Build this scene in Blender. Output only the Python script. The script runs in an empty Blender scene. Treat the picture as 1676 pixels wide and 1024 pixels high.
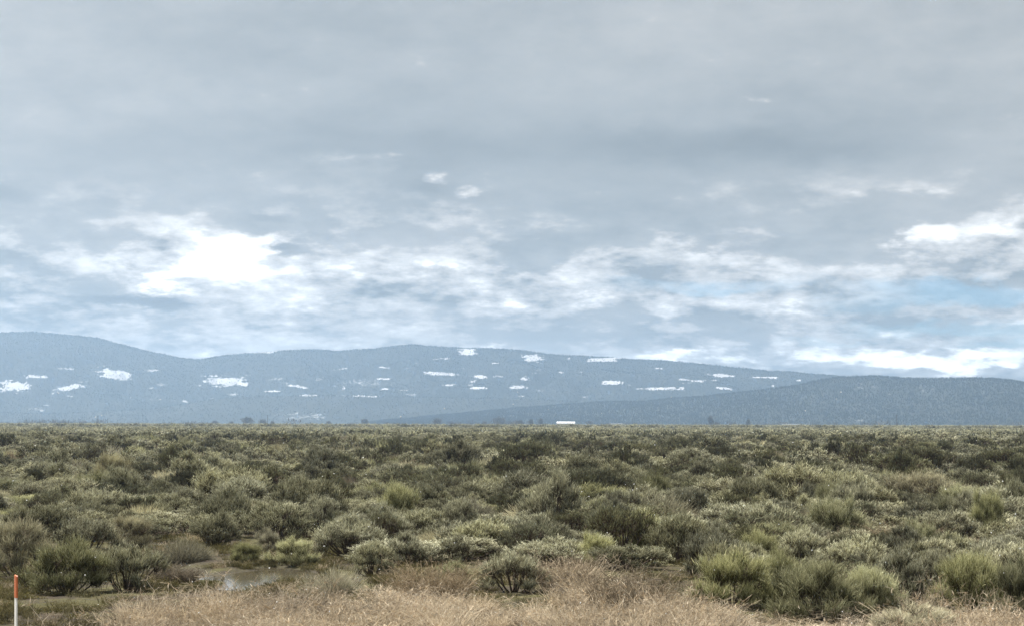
import bpy, math, numpy as np
from mathutils import Matrix, Vector, Euler

# ------------------------------------------------------------------ camera
F_PX, CX, CY = 3361.0, 838.0, 512.0          # focal length and centre in photograph pixels (1676 x 1024)
HORIZON = 694.0
H_EYE = 2.8
PITCH = math.atan((HORIZON - CY) / F_PX)
ROLL = math.radians(0.13)
scene = bpy.context.scene
COL = scene.collection
cam_d = bpy.data.cameras.new('camera')
cam = bpy.data.objects.new('camera', cam_d)
COL.objects.link(cam)
cam_d.sensor_fit = 'HORIZONTAL'
cam_d.angle = 2 * math.atan(CX / F_PX)
cam_d.clip_start = 0.1
cam_d.clip_end = 60000
CAM_M = (Euler((math.pi / 2 + PITCH, 0, 0)).to_matrix() @ Matrix.Rotation(ROLL, 3, 'Z'))
cam.matrix_world = Matrix.Translation((0, 0, H_EYE)) @ CAM_M.to_4x4()
scene.camera = cam
MN = np.array(CAM_M)

# ------------------------------------------------------------------ light
SUN_AZ, SUN_EL = math.radians(-45), math.radians(54)   # high on the left
SUN_STRENGTH = 5.0
SKY_STRENGTH = 0.1
EXPOSURE = 1.64
CLOUD_LEVEL = 0.29                      # cloud luminance
HAZE_DENSITY = 1.56e-4
sun_d = bpy.data.lights.new('sun', 'SUN')
sun = bpy.data.objects.new('sun', sun_d)
COL.objects.link(sun)
sun_d.energy = SUN_STRENGTH
sun_d.angle = math.radians(2.5)
sun_d.color = (1.0, 0.95, 0.87)
to_sun = Vector((math.sin(SUN_AZ) * math.cos(SUN_EL), math.cos(SUN_AZ) * math.cos(SUN_EL), math.sin(SUN_EL)))
sun.rotation_euler = to_sun.to_track_quat('Z', 'Y').to_euler()
sun.location = (0, 0, 900)
vs = scene.view_settings
vs.view_transform = 'Standard'
vs.look = 'None'
vs.gamma = 1.0
vs.use_curve_mapping = False
vs.exposure = EXPOSURE
scene.render.engine = 'CYCLES'
cy = scene.cycles
cy.volume_bounces = 2
cy.max_bounces = 8
cy.diffuse_bounces = 3
cy.transmission_bounces = 3
cy.transparent_max_bounces = 6
cy.use_denoising = True
cy.sample_clamp_indirect = 6


def ray(x, y):
    """direction of photograph pixel (arrays allowed), world space, not normalised"""
    x = np.asarray(x, float); y = np.asarray(y, float)
    v = np.stack([(x - CX) / F_PX, (CY - y) / F_PX, -np.ones_like(x * y)], -1) if x.shape == y.shape else \
        np.stack(np.broadcast_arrays((x - CX) / F_PX, (CY - y) / F_PX, -1.0), -1)
    return v @ MN.T


def ground_at(x, y, z=0.0):
    d = ray(x, y)
    t = (z - H_EYE) / d[..., 2]
    return d[..., 0] * t, d[..., 1] * t


def project(p):
    v = (np.asarray(p) - np.array([0, 0, H_EYE])) @ MN
    return CX - F_PX * v[..., 0] / v[..., 2], CY + F_PX * v[..., 1] / v[..., 2]


def az_el(x, y):
    d = ray(float(x), float(y))
    return math.atan2(d[0], d[1]), math.atan2(d[2], math.hypot(d[0], d[1]))


# ------------------------------------------------------------------ node expression helper
class E:
    """a node socket with arithmetic"""
    def __init__(s, nt, sock): s.nt, s.s = nt, sock
    def _op(s, op, b=None, rev=False, clamp=False, c=None):
        n = s.nt.nodes.new('ShaderNodeMath'); n.operation = op; n.use_clamp = clamp
        a = s
        if rev: a, b = b, s
        for i, q in enumerate((a, b, c)):
            if q is None: continue
            if isinstance(q, E): s.nt.links.new(q.s, n.inputs[i])
            else: n.inputs[i].default_value = q
        return E(s.nt, n.outputs[0])
    def __add__(s, b): return s._op('ADD', b)
    __radd__ = __add__
    def __sub__(s, b): return s._op('SUBTRACT', b)
    def __rsub__(s, b): return s._op('SUBTRACT', b, True)
    def __mul__(s, b): return s._op('MULTIPLY', b)
    __rmul__ = __mul__
    def __truediv__(s, b): return s._op('DIVIDE', b)
    def __rtruediv__(s, b): return s._op('DIVIDE', b, True)
    def pow(s, b): return s._op('POWER', b)
    def exp(s): return s._op('EXPONENT')
    def log(s): return s._op('LOGARITHM', math.e)
    def max(s, b): return s._op('MAXIMUM', b)
    def min(s, b): return s._op('MINIMUM', b)
    def clamp(s): return s._op('ADD', 0.0, clamp=True)
    def step(s, a, b):
        n = s.nt.nodes.new('ShaderNodeMapRange'); n.interpolation_type = 'SMOOTHSTEP'
        s.nt.links.new(s.s, n.inputs[0]); n.inputs[1].default_value = a; n.inputs[2].default_value = b
        return E(s.nt, n.outputs[0])


def comb(nt, x, y, z):
    n = nt.nodes.new('ShaderNodeCombineXYZ')
    for i, q in enumerate((x, y, z)):
        if isinstance(q, E): nt.links.new(q.s, n.inputs[i])
        else: n.inputs[i].default_value = q
    return n.outputs[0]


def sep(nt, v):
    n = nt.nodes.new('ShaderNodeSeparateXYZ'); nt.links.new(v, n.inputs[0])
    return [E(nt, o) for o in n.outputs]


def noise(nt, vec, scale, detail=4.0, rough=0.55, dist=0.0, lac=2.0, color=False):
    n = nt.nodes.new('ShaderNodeTexNoise')
    if vec is not None: nt.links.new(vec, n.inputs['Vector'])
    n.inputs['Scale'].default_value = scale; n.inputs['Detail'].default_value = detail
    n.inputs['Roughness'].default_value = rough; n.inputs['Distortion'].default_value = dist
    n.inputs['Lacunarity'].default_value = lac
    return n.outputs['Color'] if color else E(nt, n.outputs[0])


def mixc(nt, fac, a, b, mode='MIX'):
    n = nt.nodes.new('ShaderNodeMix'); n.data_type = 'RGBA'; n.blend_type = mode
    for sock, q in ((n.inputs[0], fac), (n.inputs[6], a), (n.inputs[7], b)):
        if isinstance(q, E): nt.links.new(q.s, sock)
        elif isinstance(q, bpy.types.NodeSocket): nt.links.new(q, sock)
        elif isinstance(q, (int, float)): sock.default_value = q
        else: sock.default_value = (*q, 1.0)
    return n.outputs[2]


# ------------------------------------------------------------------ world: layered cloud over a Nishita sky
def build_world():
    w = bpy.data.worlds.new('World'); scene.world = w; w.use_nodes = True
    nt = w.node_tree; nt.nodes.clear()
    out = nt.nodes.new('ShaderNodeOutputWorld'); bg = nt.nodes.new('ShaderNodeBackground')
    nt.links.new(bg.outputs[0], out.inputs[0]); bg.inputs[1].default_value = SKY_STRENGTH
    sky = nt.nodes.new('ShaderNodeTexSky'); sky.sky_type = 'NISHITA'; sky.sun_disc = False
    sky.sun_elevation = SUN_EL; sky.sun_rotation = SUN_AZ; sky.altitude = 1300
    tc = nt.nodes.new('ShaderNodeTexCoord')
    x, y, z = sep(nt, tc.outputs['Generated'])
    za = z.max(0.0)
    # cloud space: features flatten towards the horizon and grow overhead, seamless all round
    k = 1.0 / (za * 3.0 + 1.0)
    g = (za * 9.0 + 1.0).log() * 0.14
    P = comb(nt, x * k, y * k, g)
    Pup = comb(nt, x * k, y * k, g + 0.010)
    n_big = noise(nt, P, 5.0, 4, 0.5)
    n_mid = noise(nt, P, 15.0, 8, 0.54)
    n_midu = noise(nt, Pup, 15.0, 8, 0.54)
    n_fine = noise(nt, P, 55.0, 6, 0.6)
    n_fineu = noise(nt, Pup, 55.0, 6, 0.6)
    az = x._op('ARCTAN2', y)
    el = z._op('ARCSINE')
    DPX = 1 / F_PX

    def warp(scale, detail):
        wn = nt.nodes.new('ShaderNodeSeparateColor')
        nt.links.new(noise(nt, P, scale, detail, 0.6, color=True), wn.inputs[0])
        return E(nt, wn.outputs[0]) - 0.5, E(nt, wn.outputs[1]) - 0.5
    w1, w2 = warp(26.0, 6); v1, v2 = warp(80.0, 5)
    # particular breaks and banks of this sky, each at its own bearing and height above the hills
    azw = az + w1 * (120 * DPX) + v1 * (50 * DPX)
    elw = el + w2 * (80 * DPX) + v2 * (34 * DPX)

    def blob(px, py, rx, ry):
        a, e = az_el(px, py)
        u = (azw - a) * (1 / (rx * DPX)); v = (elw - e) * (1 / (ry * DPX))
        return ((u * u + v * v) * -1.0).exp()

    def total(lst):
        s = None
        for (px, py, rx, ry, amp) in lst:
            b = blob(px, py, rx, ry) * amp
            s = b if s is None else s + b
        return s
    white = total([(340, 430, 190, 60, 0.14), (900, 470, 420, 40, 0.15), (268, 460, 40, 12, 0.9), (312, 436, 50, 18, 0.8), (362, 410, 48, 20, 0.7), (415, 398, 45, 20, 0.5), (400, 380, 130, 20, 0.3), (405, 440, 40, 26, 0.5), (690, 452, 150, 17, 0.62),
                   (820, 492, 85, 20, 0.62), (955, 492, 40, 20, 0.75), (500, 495, 40, 22, 0.5), (1280, 512, 55, 18, 0.65),
                   (704, 288, 20, 13, 0.85), (752, 314, 24, 9, 0.75), (795, 288, 18, 10, 0.4), (720, 350, 60, 14, 0.3),
                   (1245, 148, 48, 20, 0.42), (1545, 395, 90, 28, 0.6), (1650, 372, 50, 30, 0.42),
                   (1475, 586, 70, 18, 1.0), (1610, 586, 120, 22, 0.9), (1560, 594, 180, 12, 0.7), (1280, 588, 160, 8, 0.55), (1100, 587, 90, 9, 0.9), (345, 580, 40, 8, 0.75),
                   (1440, 540, 75, 12, 0.5), (1330, 575, 90, 14, 0.55), (1140, 495, 120, 11, 0.4), (1655, 520, 70, 14, 0.45),
                   (15, 285, 40, 14, 0.3), (1660, 180, 40, 18, 0.25), (580, 262, 120, 20, 0.22), (1000, 308, 380, 18, 0.18),
                   (1440, 300, 260, 26, 0.16), (80, 552, 220, 14, 0.25), (620, 556, 300, 10, 0.3), (420, 440, 70, 30, 0.35), (560, 440, 40, 12, 0.4)])
    dark = total([(245, 488, 72, 15, 1.05), (160, 490, 90, 14, 0.55), (440, 402, 46, 12, 1.0), (680, 308, 50, 16, 0.4), (770, 325, 50, 12, 0.3),
                  (870, 400, 170, 32, 0.55), (930, 238, 430, 50, 0.5), (1330, 238, 260, 52, 0.45), (15, 318, 55, 26, 0.55),
                  (560, 522, 260, 14, 0.42), (330, 250, 380, 52, 0.32), (380, 462, 34, 24, 0.5), (1130, 520, 180, 12, 0.42), (1200, 545, 240, 9, 0.35),
                  (620, 482, 60, 12, 0.55), (720, 500, 60, 12, 0.4), (1520, 532, 90, 12, 0.3), (1420, 420, 140, 20, 0.3), (850, 150, 500, 60, 0.2)])
    blue = total([(1610, 478, 170, 20, 1.0), (1150, 470, 230, 12, 0.5), (1560, 535, 190, 15, 0.9), (1400, 500, 120, 14, 0.4),
                  (1640, 562, 90, 9, 0.8), (1350, 560, 120, 8, 0.5), (1130, 430, 200, 30, 0.2)])
    relief = (n_mid - n_midu) * 1.6 + (n_fine - n_fineu) * 0.7
    low = (el * -1.0).step(-az_el(838, 270)[1], -az_el(838, 440)[1])          # the broken cumulus sits low over the hills
    # high deck: broad soft masses
    V = 0.505 + (n_big - 0.5) * 0.42 + (n_mid - 0.5) * (low * 0.12 + 0.14) + relief * (low * 0.2 + 0.16) + low * 0.07
    # heaped cumulus: lit tops, grey bases
    cov = (n_mid + white * 0.28 - dark * 0.12 + (n_fine - 0.5) * 0.34 + low * 0.12).step(0.54, 0.63)
    lit = (relief * 2.6 + 0.33 + white * 0.75 - dark * 0.30 + (n_fine - 0.5) * 0.5).clamp()
    cu = 0.36 + lit * 0.85
    mixf = cov * (low * 0.80 + white * 0.7).min(0.95)
    V = V * (1.0 - mixf) + cu * mixf
    core = (white + (n_fine - 0.5) * 1.2 + relief * 1.6 - 0.42).step(0.05, 0.95)
    V = V + core * (0.42 + 1.4 / ((za * 20.0).pow(2.0) + 1.0))
    dk = (dark * ((n_mid - 0.5) * 1.6 + (n_fine - 0.5) * 0.8 + 1.0)).step(0.05, 1.15)
    V = V * (1.0 - dk * 0.46)
    V = V + 0.05 / ((za * 20.0).pow(2.0) + 1.0)                              # thinner cloud and bright air at the skyline
    V = V.max(0.2) * (za * 0.6 + 1.0) * CLOUD_LEVEL                           # an overcast sky is brightest overhead
    tint = mixc(nt, V.step(0.30 * CLOUD_LEVEL, 0.8 * CLOUD_LEVEL), (0.88, 0.985, 1.035), (1.0, 1.0, 0.985))
    sc = nt.nodes.new('ShaderNodeVectorMath'); sc.operation = 'SCALE'
    nt.links.new(tint, sc.inputs[0]); nt.links.new((V * (1 / SKY_STRENGTH)).s, sc.inputs['Scale'])
    bl = (blue * ((n_mid - 0.5) * 2.2 + (n_fine - 0.5) * 1.2 + 1.0)).step(0.15, 0.95) * (1.0 - core * 0.9).clamp() * 0.62
    skyc = mixc(nt, 1.0, sky.outputs[0], tuple(q * CLOUD_LEVEL for q in (0.80, 1.12, 1.42)), 'MULTIPLY')
    col = mixc(nt, bl, sc.outputs[0], skyc)
    nt.links.new(col, bg.inputs[0])


build_world()

# ------------------------------------------------------------------ numpy noise
RNG = np.random.default_rng(11)


def vnoise(x, y, seed=0):
    xi = np.floor(x).astype(np.int64); yi = np.floor(y).astype(np.int64)
    fx = x - xi; fy = y - yi
    fx = fx * fx * (3 - 2 * fx); fy = fy * fy * (3 - 2 * fy)
    def h(a, b):
        n = (a * 374761393 + b * 668265263 + seed * 974711) & 0x7fffffff
        n = ((n ^ (n >> 13)) * 1274126177) & 0x7fffffff
        return ((n ^ (n >> 16)) & 0xffff) / 65535.0
    return (h(xi, yi) * (1 - fx) + h(xi + 1, yi) * fx) * (1 - fy) + (h(xi, yi + 1) * (1 - fx) + h(xi + 1, yi + 1) * fx) * fy


def fbm(x, y, octaves=4, seed=0, gain=0.5):
    s = 0; a = 1; t = 0
    for o in range(octaves):
        s = s + a * vnoise(x * 2 ** o, y * 2 ** o, seed + o * 17); t += a; a *= gain
    return s / t


# ------------------------------------------------------------------ mesh helpers
class MB:
    """collects quads and triangles with tint / along attributes, builds one mesh"""
    def __init__(s): s.v, s.f, s.m, s.ti, s.al, s.n = [], [], [], [], [], 0
    def add(s, v, f, tint=None, along=None, mat=0):
        v = np.asarray(v, np.float32).reshape(-1, 3); f = np.asarray(f, np.int64)
        if f.shape[1] == 3: f = np.concatenate([f, np.full((len(f), 1), -1 - s.n)], 1)
        s.v.append(v); s.f.append(f + s.n)
        s.m.append(np.full(len(f), mat, np.int32))
        s.ti.append(np.full(len(v), 0.5) if tint is None else np.asarray(tint).ravel())
        s.al.append(np.full(len(v), 1.0) if along is None else np.asarray(along).ravel())
        s.n += len(v)
    def strands(s, P, w, side, taper, tint, mat=0):
        N, K, _ = P.shape
        off = side[:, None, :] * (w[:, None] * taper[None, :] * 0.5)[..., None]
        v = np.stack([P - off, P + off], 2)                      # N,K,2,3
        b = (np.arange(N) * K * 2)[:, None] + (np.arange(K - 1) * 2)[None]
        f = np.stack([b, b + 1, b + 3, b + 2], -1).reshape(-1, 4)
        s.add(v, f, np.repeat(tint, K * 2), np.tile(np.repeat(np.linspace(0, 1, K), 2), N), mat)
    def tubes(s, P, r, mat=0, tint=None, sides=4):
        N, K, _ = P.shape
        t = np.gradient(P, axis=1); t /= np.linalg.norm(t, axis=2, keepdims=True) + 1e-9
        ref = np.where(np.abs(t[..., 2:3]) > 0.9, np.array([1.0, 0, 0]), np.array([0, 0, 1.0]))
        a = np.cross(t, ref); a /= np.linalg.norm(a, axis=2, keepdims=True) + 1e-9
        b = np.cross(t, a)
        an = np.arange(sides) * 2 * math.pi / sides
        ring = P[:, :, None] + r[:, :, None, None] * (a[:, :, None] * np.cos(an)[:, None] + b[:, :, None] * np.sin(an)[:, None])
        base = (np.arange(N) * K * sides)[:, None, None] + (np.arange(K - 1) * sides)[None, :, None]
        i = np.arange(sides)[None, None]; j = (np.arange(sides) + 1) % sides
        f = np.stack([base + i, base + j, base + sides + j, base + sides + i], -1).reshape(-1, 4)
        ti = np.full(N * K * sides, 0.5) if tint is None else np.repeat(tint, K * sides)
        s.add(ring, f, ti, np.tile(np.repeat(np.linspace(0, 1, K), sides), N), mat)
    def box(s, c, d, mat=0, tint=None):
        c = np.array(c, float); d = np.array(d, float) / 2
        v = np.array([[x, y, z] for x in (-1, 1) for y in (-1, 1) for z in (-1, 1)]) * d + c
        s.add(v, [[0, 1, 3, 2], [4, 6, 7, 5], [0, 4, 5, 1], [2, 3, 7, 6], [0, 2, 6, 4], [1, 5, 7, 3]], mat=mat,
              tint=None if tint is None else np.full(8, tint))
    def mesh(s, name, mats, smooth=False):
        v = np.concatenate(s.v); f = np.concatenate(s.f); m = np.concatenate(s.m)
        me = bpy.data.meshes.new(name)
        tri = f[:, 3] < 0
        cnt = np.where(tri, 3, 4)
        me.vertices.add(len(v)); me.vertices.foreach_set('co', v.ravel())
        loops = f.ravel()[(f.ravel() >= 0)]
        me.loops.add(len(loops)); me.loops.foreach_set('vertex_index', loops.astype(np.int32))
        st = np.concatenate([[0], np.cumsum(cnt)[:-1]])
        me.polygons.add(len(f)); me.polygons.foreach_set('loop_start', st.astype(np.int32))
        me.polygons.foreach_set('material_index', m)
        me.polygons.foreach_set('use_smooth', np.full(len(f), smooth))
        for nm, arr in (('tint', s.ti), ('along', s.al)):
            at = me.attributes.new(nm, 'FLOAT', 'POINT'); at.data.foreach_set('value', np.concatenate(arr).astype(np.float32))
        for q in mats: me.materials.append(q)
        me.update(); me.validate()
        return me
    def obj(s, name, mats, parent=None, smooth=False):
        o = bpy.data.objects.new(name, s.mesh(name, mats if isinstance(mats, (list, tuple)) else [mats], smooth))
        COL.objects.link(o); o.parent = parent
        return o


def tag(o, label=None, cat=None, group=None, kind=None):
    for k, q in (('label', label), ('category', cat), ('group', group), ('kind', kind)):
        if q: o[k] = q
    return o


def empty(name, loc, rz=0.0, sc=(1, 1, 1)):
    o = bpy.data.objects.new(name, None); COL.objects.link(o)
    o.location = loc; o.rotation_euler = (0, 0, rz); o.scale = sc; o.empty_display_size = 0.2
    return o


# ------------------------------------------------------------------ materials
def new_mat(name):
    m = bpy.data.materials.new(name); m.use_nodes = True
    nt = m.node_tree; nt.nodes.clear()
    out = nt.nodes.new('ShaderNodeOutputMaterial')
    return m, nt, out


def attr(nt, name):
    n = nt.nodes.new('ShaderNodeAttribute'); n.attribute_name = name
    return E(nt, n.outputs['Fac'])


def principled(nt, out, col, rough=0.9, spec=0.2, bump=None, bump_d=0.02, strength=0.5):
    b = nt.nodes.new('ShaderNodeBsdfPrincipled')
    if isinstance(col, bpy.types.NodeSocket): nt.links.new(col, b.inputs['Base Color'])
    else: b.inputs['Base Color'].default_value = (*col, 1)
    if isinstance(rough, E): nt.links.new(rough.s, b.inputs['Roughness'])
    else: b.inputs['Roughness'].default_value = rough
    b.inputs['Specular IOR Level'].default_value = spec
    if bump is not None:
        bn = nt.nodes.new('ShaderNodeBump'); nt.links.new(bump.s, bn.inputs['Height'])
        bn.inputs['Distance'].default_value = bump_d; bn.inputs['Strength'].default_value = strength
        nt.links.new(bn.outputs[0], b.inputs['Normal'])
    nt.links.new(b.outputs[0], out.inputs[0])
    return b


def leaf_mat(name, wood, c1, c2, c3, tipc, transl=0.3, t0=0.0, t1=0.5):
    """blades run from twig colour, darkened with painted shade, at their foot to leaf colour; c1..c3 vary blade by blade, plant by plant"""
    m, nt, out = new_mat(name)
    ti, al = attr(nt, 'tint'), attr(nt, 'along')
    oi = nt.nodes.new('ShaderNodeObjectInfo'); rnd = E(nt, oi.outputs['Random'])
    leaf = mixc(nt, ti, c1, c2)
    leaf = mixc(nt, (rnd * 7.31)._op('FRACT') * 0.75, leaf, c3)
    col = mixc(nt, al.step(t0, t1), wood, leaf)  # dark foot paints shade of the shrub hollows into the twig colour
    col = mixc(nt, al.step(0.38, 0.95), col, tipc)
    col = mixc(nt, 1.0, col, oi.outputs['Color'], 'MULTIPLY')        # a plant's own shade
    hs = nt.nodes.new('ShaderNodeHueSaturation'); nt.links.new(col, hs.inputs['Color'])
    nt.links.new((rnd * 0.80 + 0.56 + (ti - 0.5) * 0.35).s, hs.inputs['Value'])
    nt.links.new(((rnd * 3.7)._op('FRACT') * 0.3 + 0.85).s, hs.inputs['Saturation'])
    d = nt.nodes.new('ShaderNodeBsdfDiffuse'); t = nt.nodes.new('ShaderNodeBsdfTranslucent')
    nt.links.new(hs.outputs[0], d.inputs[0]); nt.links.new(hs.outputs[0], t.inputs[0])
    mx = nt.nodes.new('ShaderNodeMixShader'); mx.inputs[0].default_value = transl
    nt.links.new(d.outputs[0], mx.inputs[1]); nt.links.new(t.outputs[0], mx.inputs[2])
    nt.links.new(mx.outputs[0], out.inputs[0])
    return m


WOODC = (0.075, 0.055, 0.042)
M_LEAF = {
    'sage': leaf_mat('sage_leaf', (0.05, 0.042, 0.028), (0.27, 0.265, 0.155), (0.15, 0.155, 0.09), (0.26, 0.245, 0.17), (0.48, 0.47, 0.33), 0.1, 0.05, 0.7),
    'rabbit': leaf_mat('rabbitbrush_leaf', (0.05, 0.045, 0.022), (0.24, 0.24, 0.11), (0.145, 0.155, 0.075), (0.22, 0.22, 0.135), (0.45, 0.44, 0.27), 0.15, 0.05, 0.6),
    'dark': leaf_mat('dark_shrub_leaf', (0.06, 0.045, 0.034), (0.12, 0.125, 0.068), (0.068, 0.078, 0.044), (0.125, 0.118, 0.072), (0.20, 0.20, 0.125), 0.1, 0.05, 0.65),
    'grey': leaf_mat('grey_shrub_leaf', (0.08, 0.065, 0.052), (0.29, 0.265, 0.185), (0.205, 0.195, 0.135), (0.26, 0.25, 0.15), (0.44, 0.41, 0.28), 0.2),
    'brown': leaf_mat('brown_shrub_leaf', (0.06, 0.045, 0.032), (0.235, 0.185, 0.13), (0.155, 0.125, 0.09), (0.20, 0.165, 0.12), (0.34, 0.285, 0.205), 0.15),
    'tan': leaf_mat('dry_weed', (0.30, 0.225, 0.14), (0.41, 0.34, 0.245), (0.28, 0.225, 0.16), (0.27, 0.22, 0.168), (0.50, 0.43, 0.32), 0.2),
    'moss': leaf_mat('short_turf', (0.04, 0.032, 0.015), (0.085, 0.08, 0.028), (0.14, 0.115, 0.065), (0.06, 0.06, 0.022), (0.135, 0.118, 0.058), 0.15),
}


def wood_mat():
    m, nt, out = new_mat('shrub_wood')
    oc = nt.nodes.new('ShaderNodeTexCoord').outputs['Object']
    n = noise(nt, oc, 30, 3)
    principled(nt, out, mixc(nt, n.step(0.3, 0.7), (0.05, 0.037, 0.028), (0.12, 0.095, 0.075)), 0.95, 0.05)
    return m


M_WOOD = wood_mat()


# ------------------------------------------------------------------ the plain
PUDDLES = [  # photo x, photo y, half width px, half depth m
    (436, 936, 66, 2.1), (275, 917, 30, 1.3), (596, 966, 22, 0.8), (388, 956, 28, 0.6), (505, 942, 28, 1.0), (338, 938, 34, 0.9), (300, 930, 34, 1.0), (560, 950, 20, 0.6), (80, 992, 30, 0.5)]
PUD = []
for (px, py, hw, hd) in PUDDLES:
    gx, gy = ground_at(px, py)
    PUD.append((float(gx), float(gy), hw * float(gy) / F_PX, hd))


def pud_field(x, y):
    m = np.full(np.shape(x), 9.0)
    for i, (a, b, rx, ry) in enumerate(PUD):
        q = np.hypot((x - a) / (rx * 1.2), (y - b) / (ry * 1.15)) + (fbm(x * 1.6 + i * 3, y * 1.6, 4, 5) - 0.5) * 0.9
        m = np.minimum(m, q)
    return m


def ground_z(x, y):
    x = np.asarray(x, float); y = np.asarray(y, float)
    d = np.hypot(x, y)
    z = (fbm(x * 0.35, y * 0.35, 3, 3) - 0.5) * 0.16 + (fbm(x * 2.1, y * 2.1, 3, 4) - 0.5) * 0.05
    z = z * np.exp(-np.maximum(d - 80, 0) / 80) - 0.02
    p = pud_field(x, y)
    k = np.clip((1.45 - p) / 0.9, 0, 1); k = k * k * (3 - 2 * k)
    return z * (1 - k) + k * (-0.15 + (fbm(x * 3.4, y * 1.3, 4, 14, 0.6) - 0.5) * 0.17)


def axis(lo, hi, dlo, dhi, step, growth):
    a = list(np.arange(dlo, dhi, step)); s = step
    while a[-1] < hi:
        s = min(s * growth, 1500); a.append(min(a[-1] + s, hi))
    s = step; pre = []
    q = dlo
    while q > lo:
        s = min(s * growth, 1500); q = max(q - s, lo); pre.append(q)
    return np.array(pre[::-1] + a)


def ground_mat():
    m, nt, out = new_mat('plain_soil')
    g = nt.nodes.new('ShaderNodeNewGeometry'); pos = g.outputs['Position']
    n1 = noise(nt, pos, 0.55, 6, 0.6); n2 = noise(nt, pos, 2.3, 6, 0.65); n3 = noise(nt, pos, 11.0, 7, 0.75)
    n0 = noise(nt, pos, 0.03, 5, 0.6)
    soil = mixc(nt, n3.step(0.35, 0.7), (0.016, 0.012, 0.008), (0.048, 0.035, 0.023))
    moss = mixc(nt, n3.step(0.3, 0.7), (0.028, 0.027, 0.009), (0.072, 0.065, 0.024))
    straw = mixc(nt, n3.step(0.3, 0.7), (0.10, 0.078, 0.048), (0.18, 0.142, 0.092))
    col = mixc(nt, (n1 * 0.6 + n2 * 0.4).step(0.42, 0.56), soil, moss)
    col = mixc(nt, n2.step(0.56, 0.70) * 0.6, col, straw)
    x, y, z = sep(nt, pos)
    dist = (x * x + y * y)._op('SQRT')
    far = mixc(nt, n0.step(0.35, 0.65), (0.115, 0.105, 0.07), (0.16, 0.145, 0.10))
    col = mixc(nt, dist.step(150, 900), col, far)      # beyond, the plain is grazed steppe
    wet = (z * -1.0).step(0.03, 0.1)
    col = mixc(nt, wet * 0.75, col, mixc(nt, n3.step(0.3, 0.7), (0.016, 0.012, 0.008), (0.04, 0.035, 0.018)))
    rough = 0.95 - wet * 0.15
    principled(nt, out, col, rough, 0.12, n2 * 0.5 + n3 * 0.5, 0.07, 0.9)
    return m


def build_ground():
    xs = axis(-7300, 7300, -15, 15, 0.22, 1.09)
    ys = axis(-4000, 7300, 20, 62, 0.22, 1.07)
    X, Y = np.meshgrid(xs, ys)
    Z = ground_z(X, Y)
    nx, ny = len(xs), len(ys)
    i = (np.arange(ny - 1) * nx)[:, None] + np.arange(nx - 1)[None]
    f = np.stack([i, i + 1, i + nx + 1, i + nx], -1).reshape(-1, 4)
    mb = MB(); mb.add(np.stack([X, Y, Z], -1), f)
    o = mb.obj('ground', ground_mat(), None, True)
    tag(o, 'flat plain of dark damp soil, moss and straw under the sagebrush', kind='structure')
    # standing water
    m, nt, out = new_mat('puddle_water')
    pos = nt.nodes.new('ShaderNodeNewGeometry').outputs['Position']
    n = noise(nt, pos, 22, 3)
    b = principled(nt, out, (0.06, 0.052, 0.036), 0.08, 0.5, n, 0.004, 0.25)
    b.inputs['IOR'].default_value = 1.33
    for i, (a, c, rx, ry) in enumerate(PUD):
        wz = -0.080 - 0.004 * i
        an = np.linspace(0, 2 * math.pi, 40, endpoint=False)
        ring = np.stack([a + rx * 1.6 * np.cos(an), c + ry * 1.6 * np.sin(an), np.full(40, wz)], -1)
        v = np.concatenate([[[a, c, wz]], ring]); k = np.arange(40)
        mb = MB(); mb.add(v, np.stack([np.zeros(40, int), 1 + k, 1 + (k + 1) % 40], -1))
        tag(mb.obj('puddle', m), 'shallow rain puddle on the mossy open ground', kind='structure')


build_ground()

# ------------------------------------------------------------------ mountains
FAR = [(-1500, 590), (-900, 560), (-400, 552), (-150, 546), (0, 544), (40, 543), (70, 543), (100, 546), (160, 553), (200, 563), (250, 575), (300, 586), (325, 588), (345, 585),
       (370, 580), (410, 576), (450, 574), (500, 572), (560, 573), (600, 571), (650, 566), (672, 564), (700, 567), (760, 569),
       (800, 570), (850, 573), (900, 578), (950, 582), (1000, 584), (1050, 587), (1100, 590), (1150, 594), (1200, 600),
       (1260, 606), (1320, 611), (1380, 616), (1500, 628), (1700, 640), (2000, 645), (2500, 630), (3200, 600)]
NEAR = [(600, 692), (760, 676), (870, 666), (950, 660), (1050, 656), (1150, 648), (1240, 638), (1300, 630), (1350, 621), (1385, 617), (1400, 616),
        (1430, 616), (1480, 619), (1510, 619), (1540, 618), (1600, 619), (1640, 622), (1676, 625), (1800, 632), (2100, 622), (2600, 640), (3200, 660)]
FOOT = [(-1500, 668), (-300, 672), (100, 676), (250, 668), (340, 655), (420, 647), (560, 648), (700, 650), (830, 651), (920, 656), (1020, 663), (1200, 676), (1400, 690)]
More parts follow.
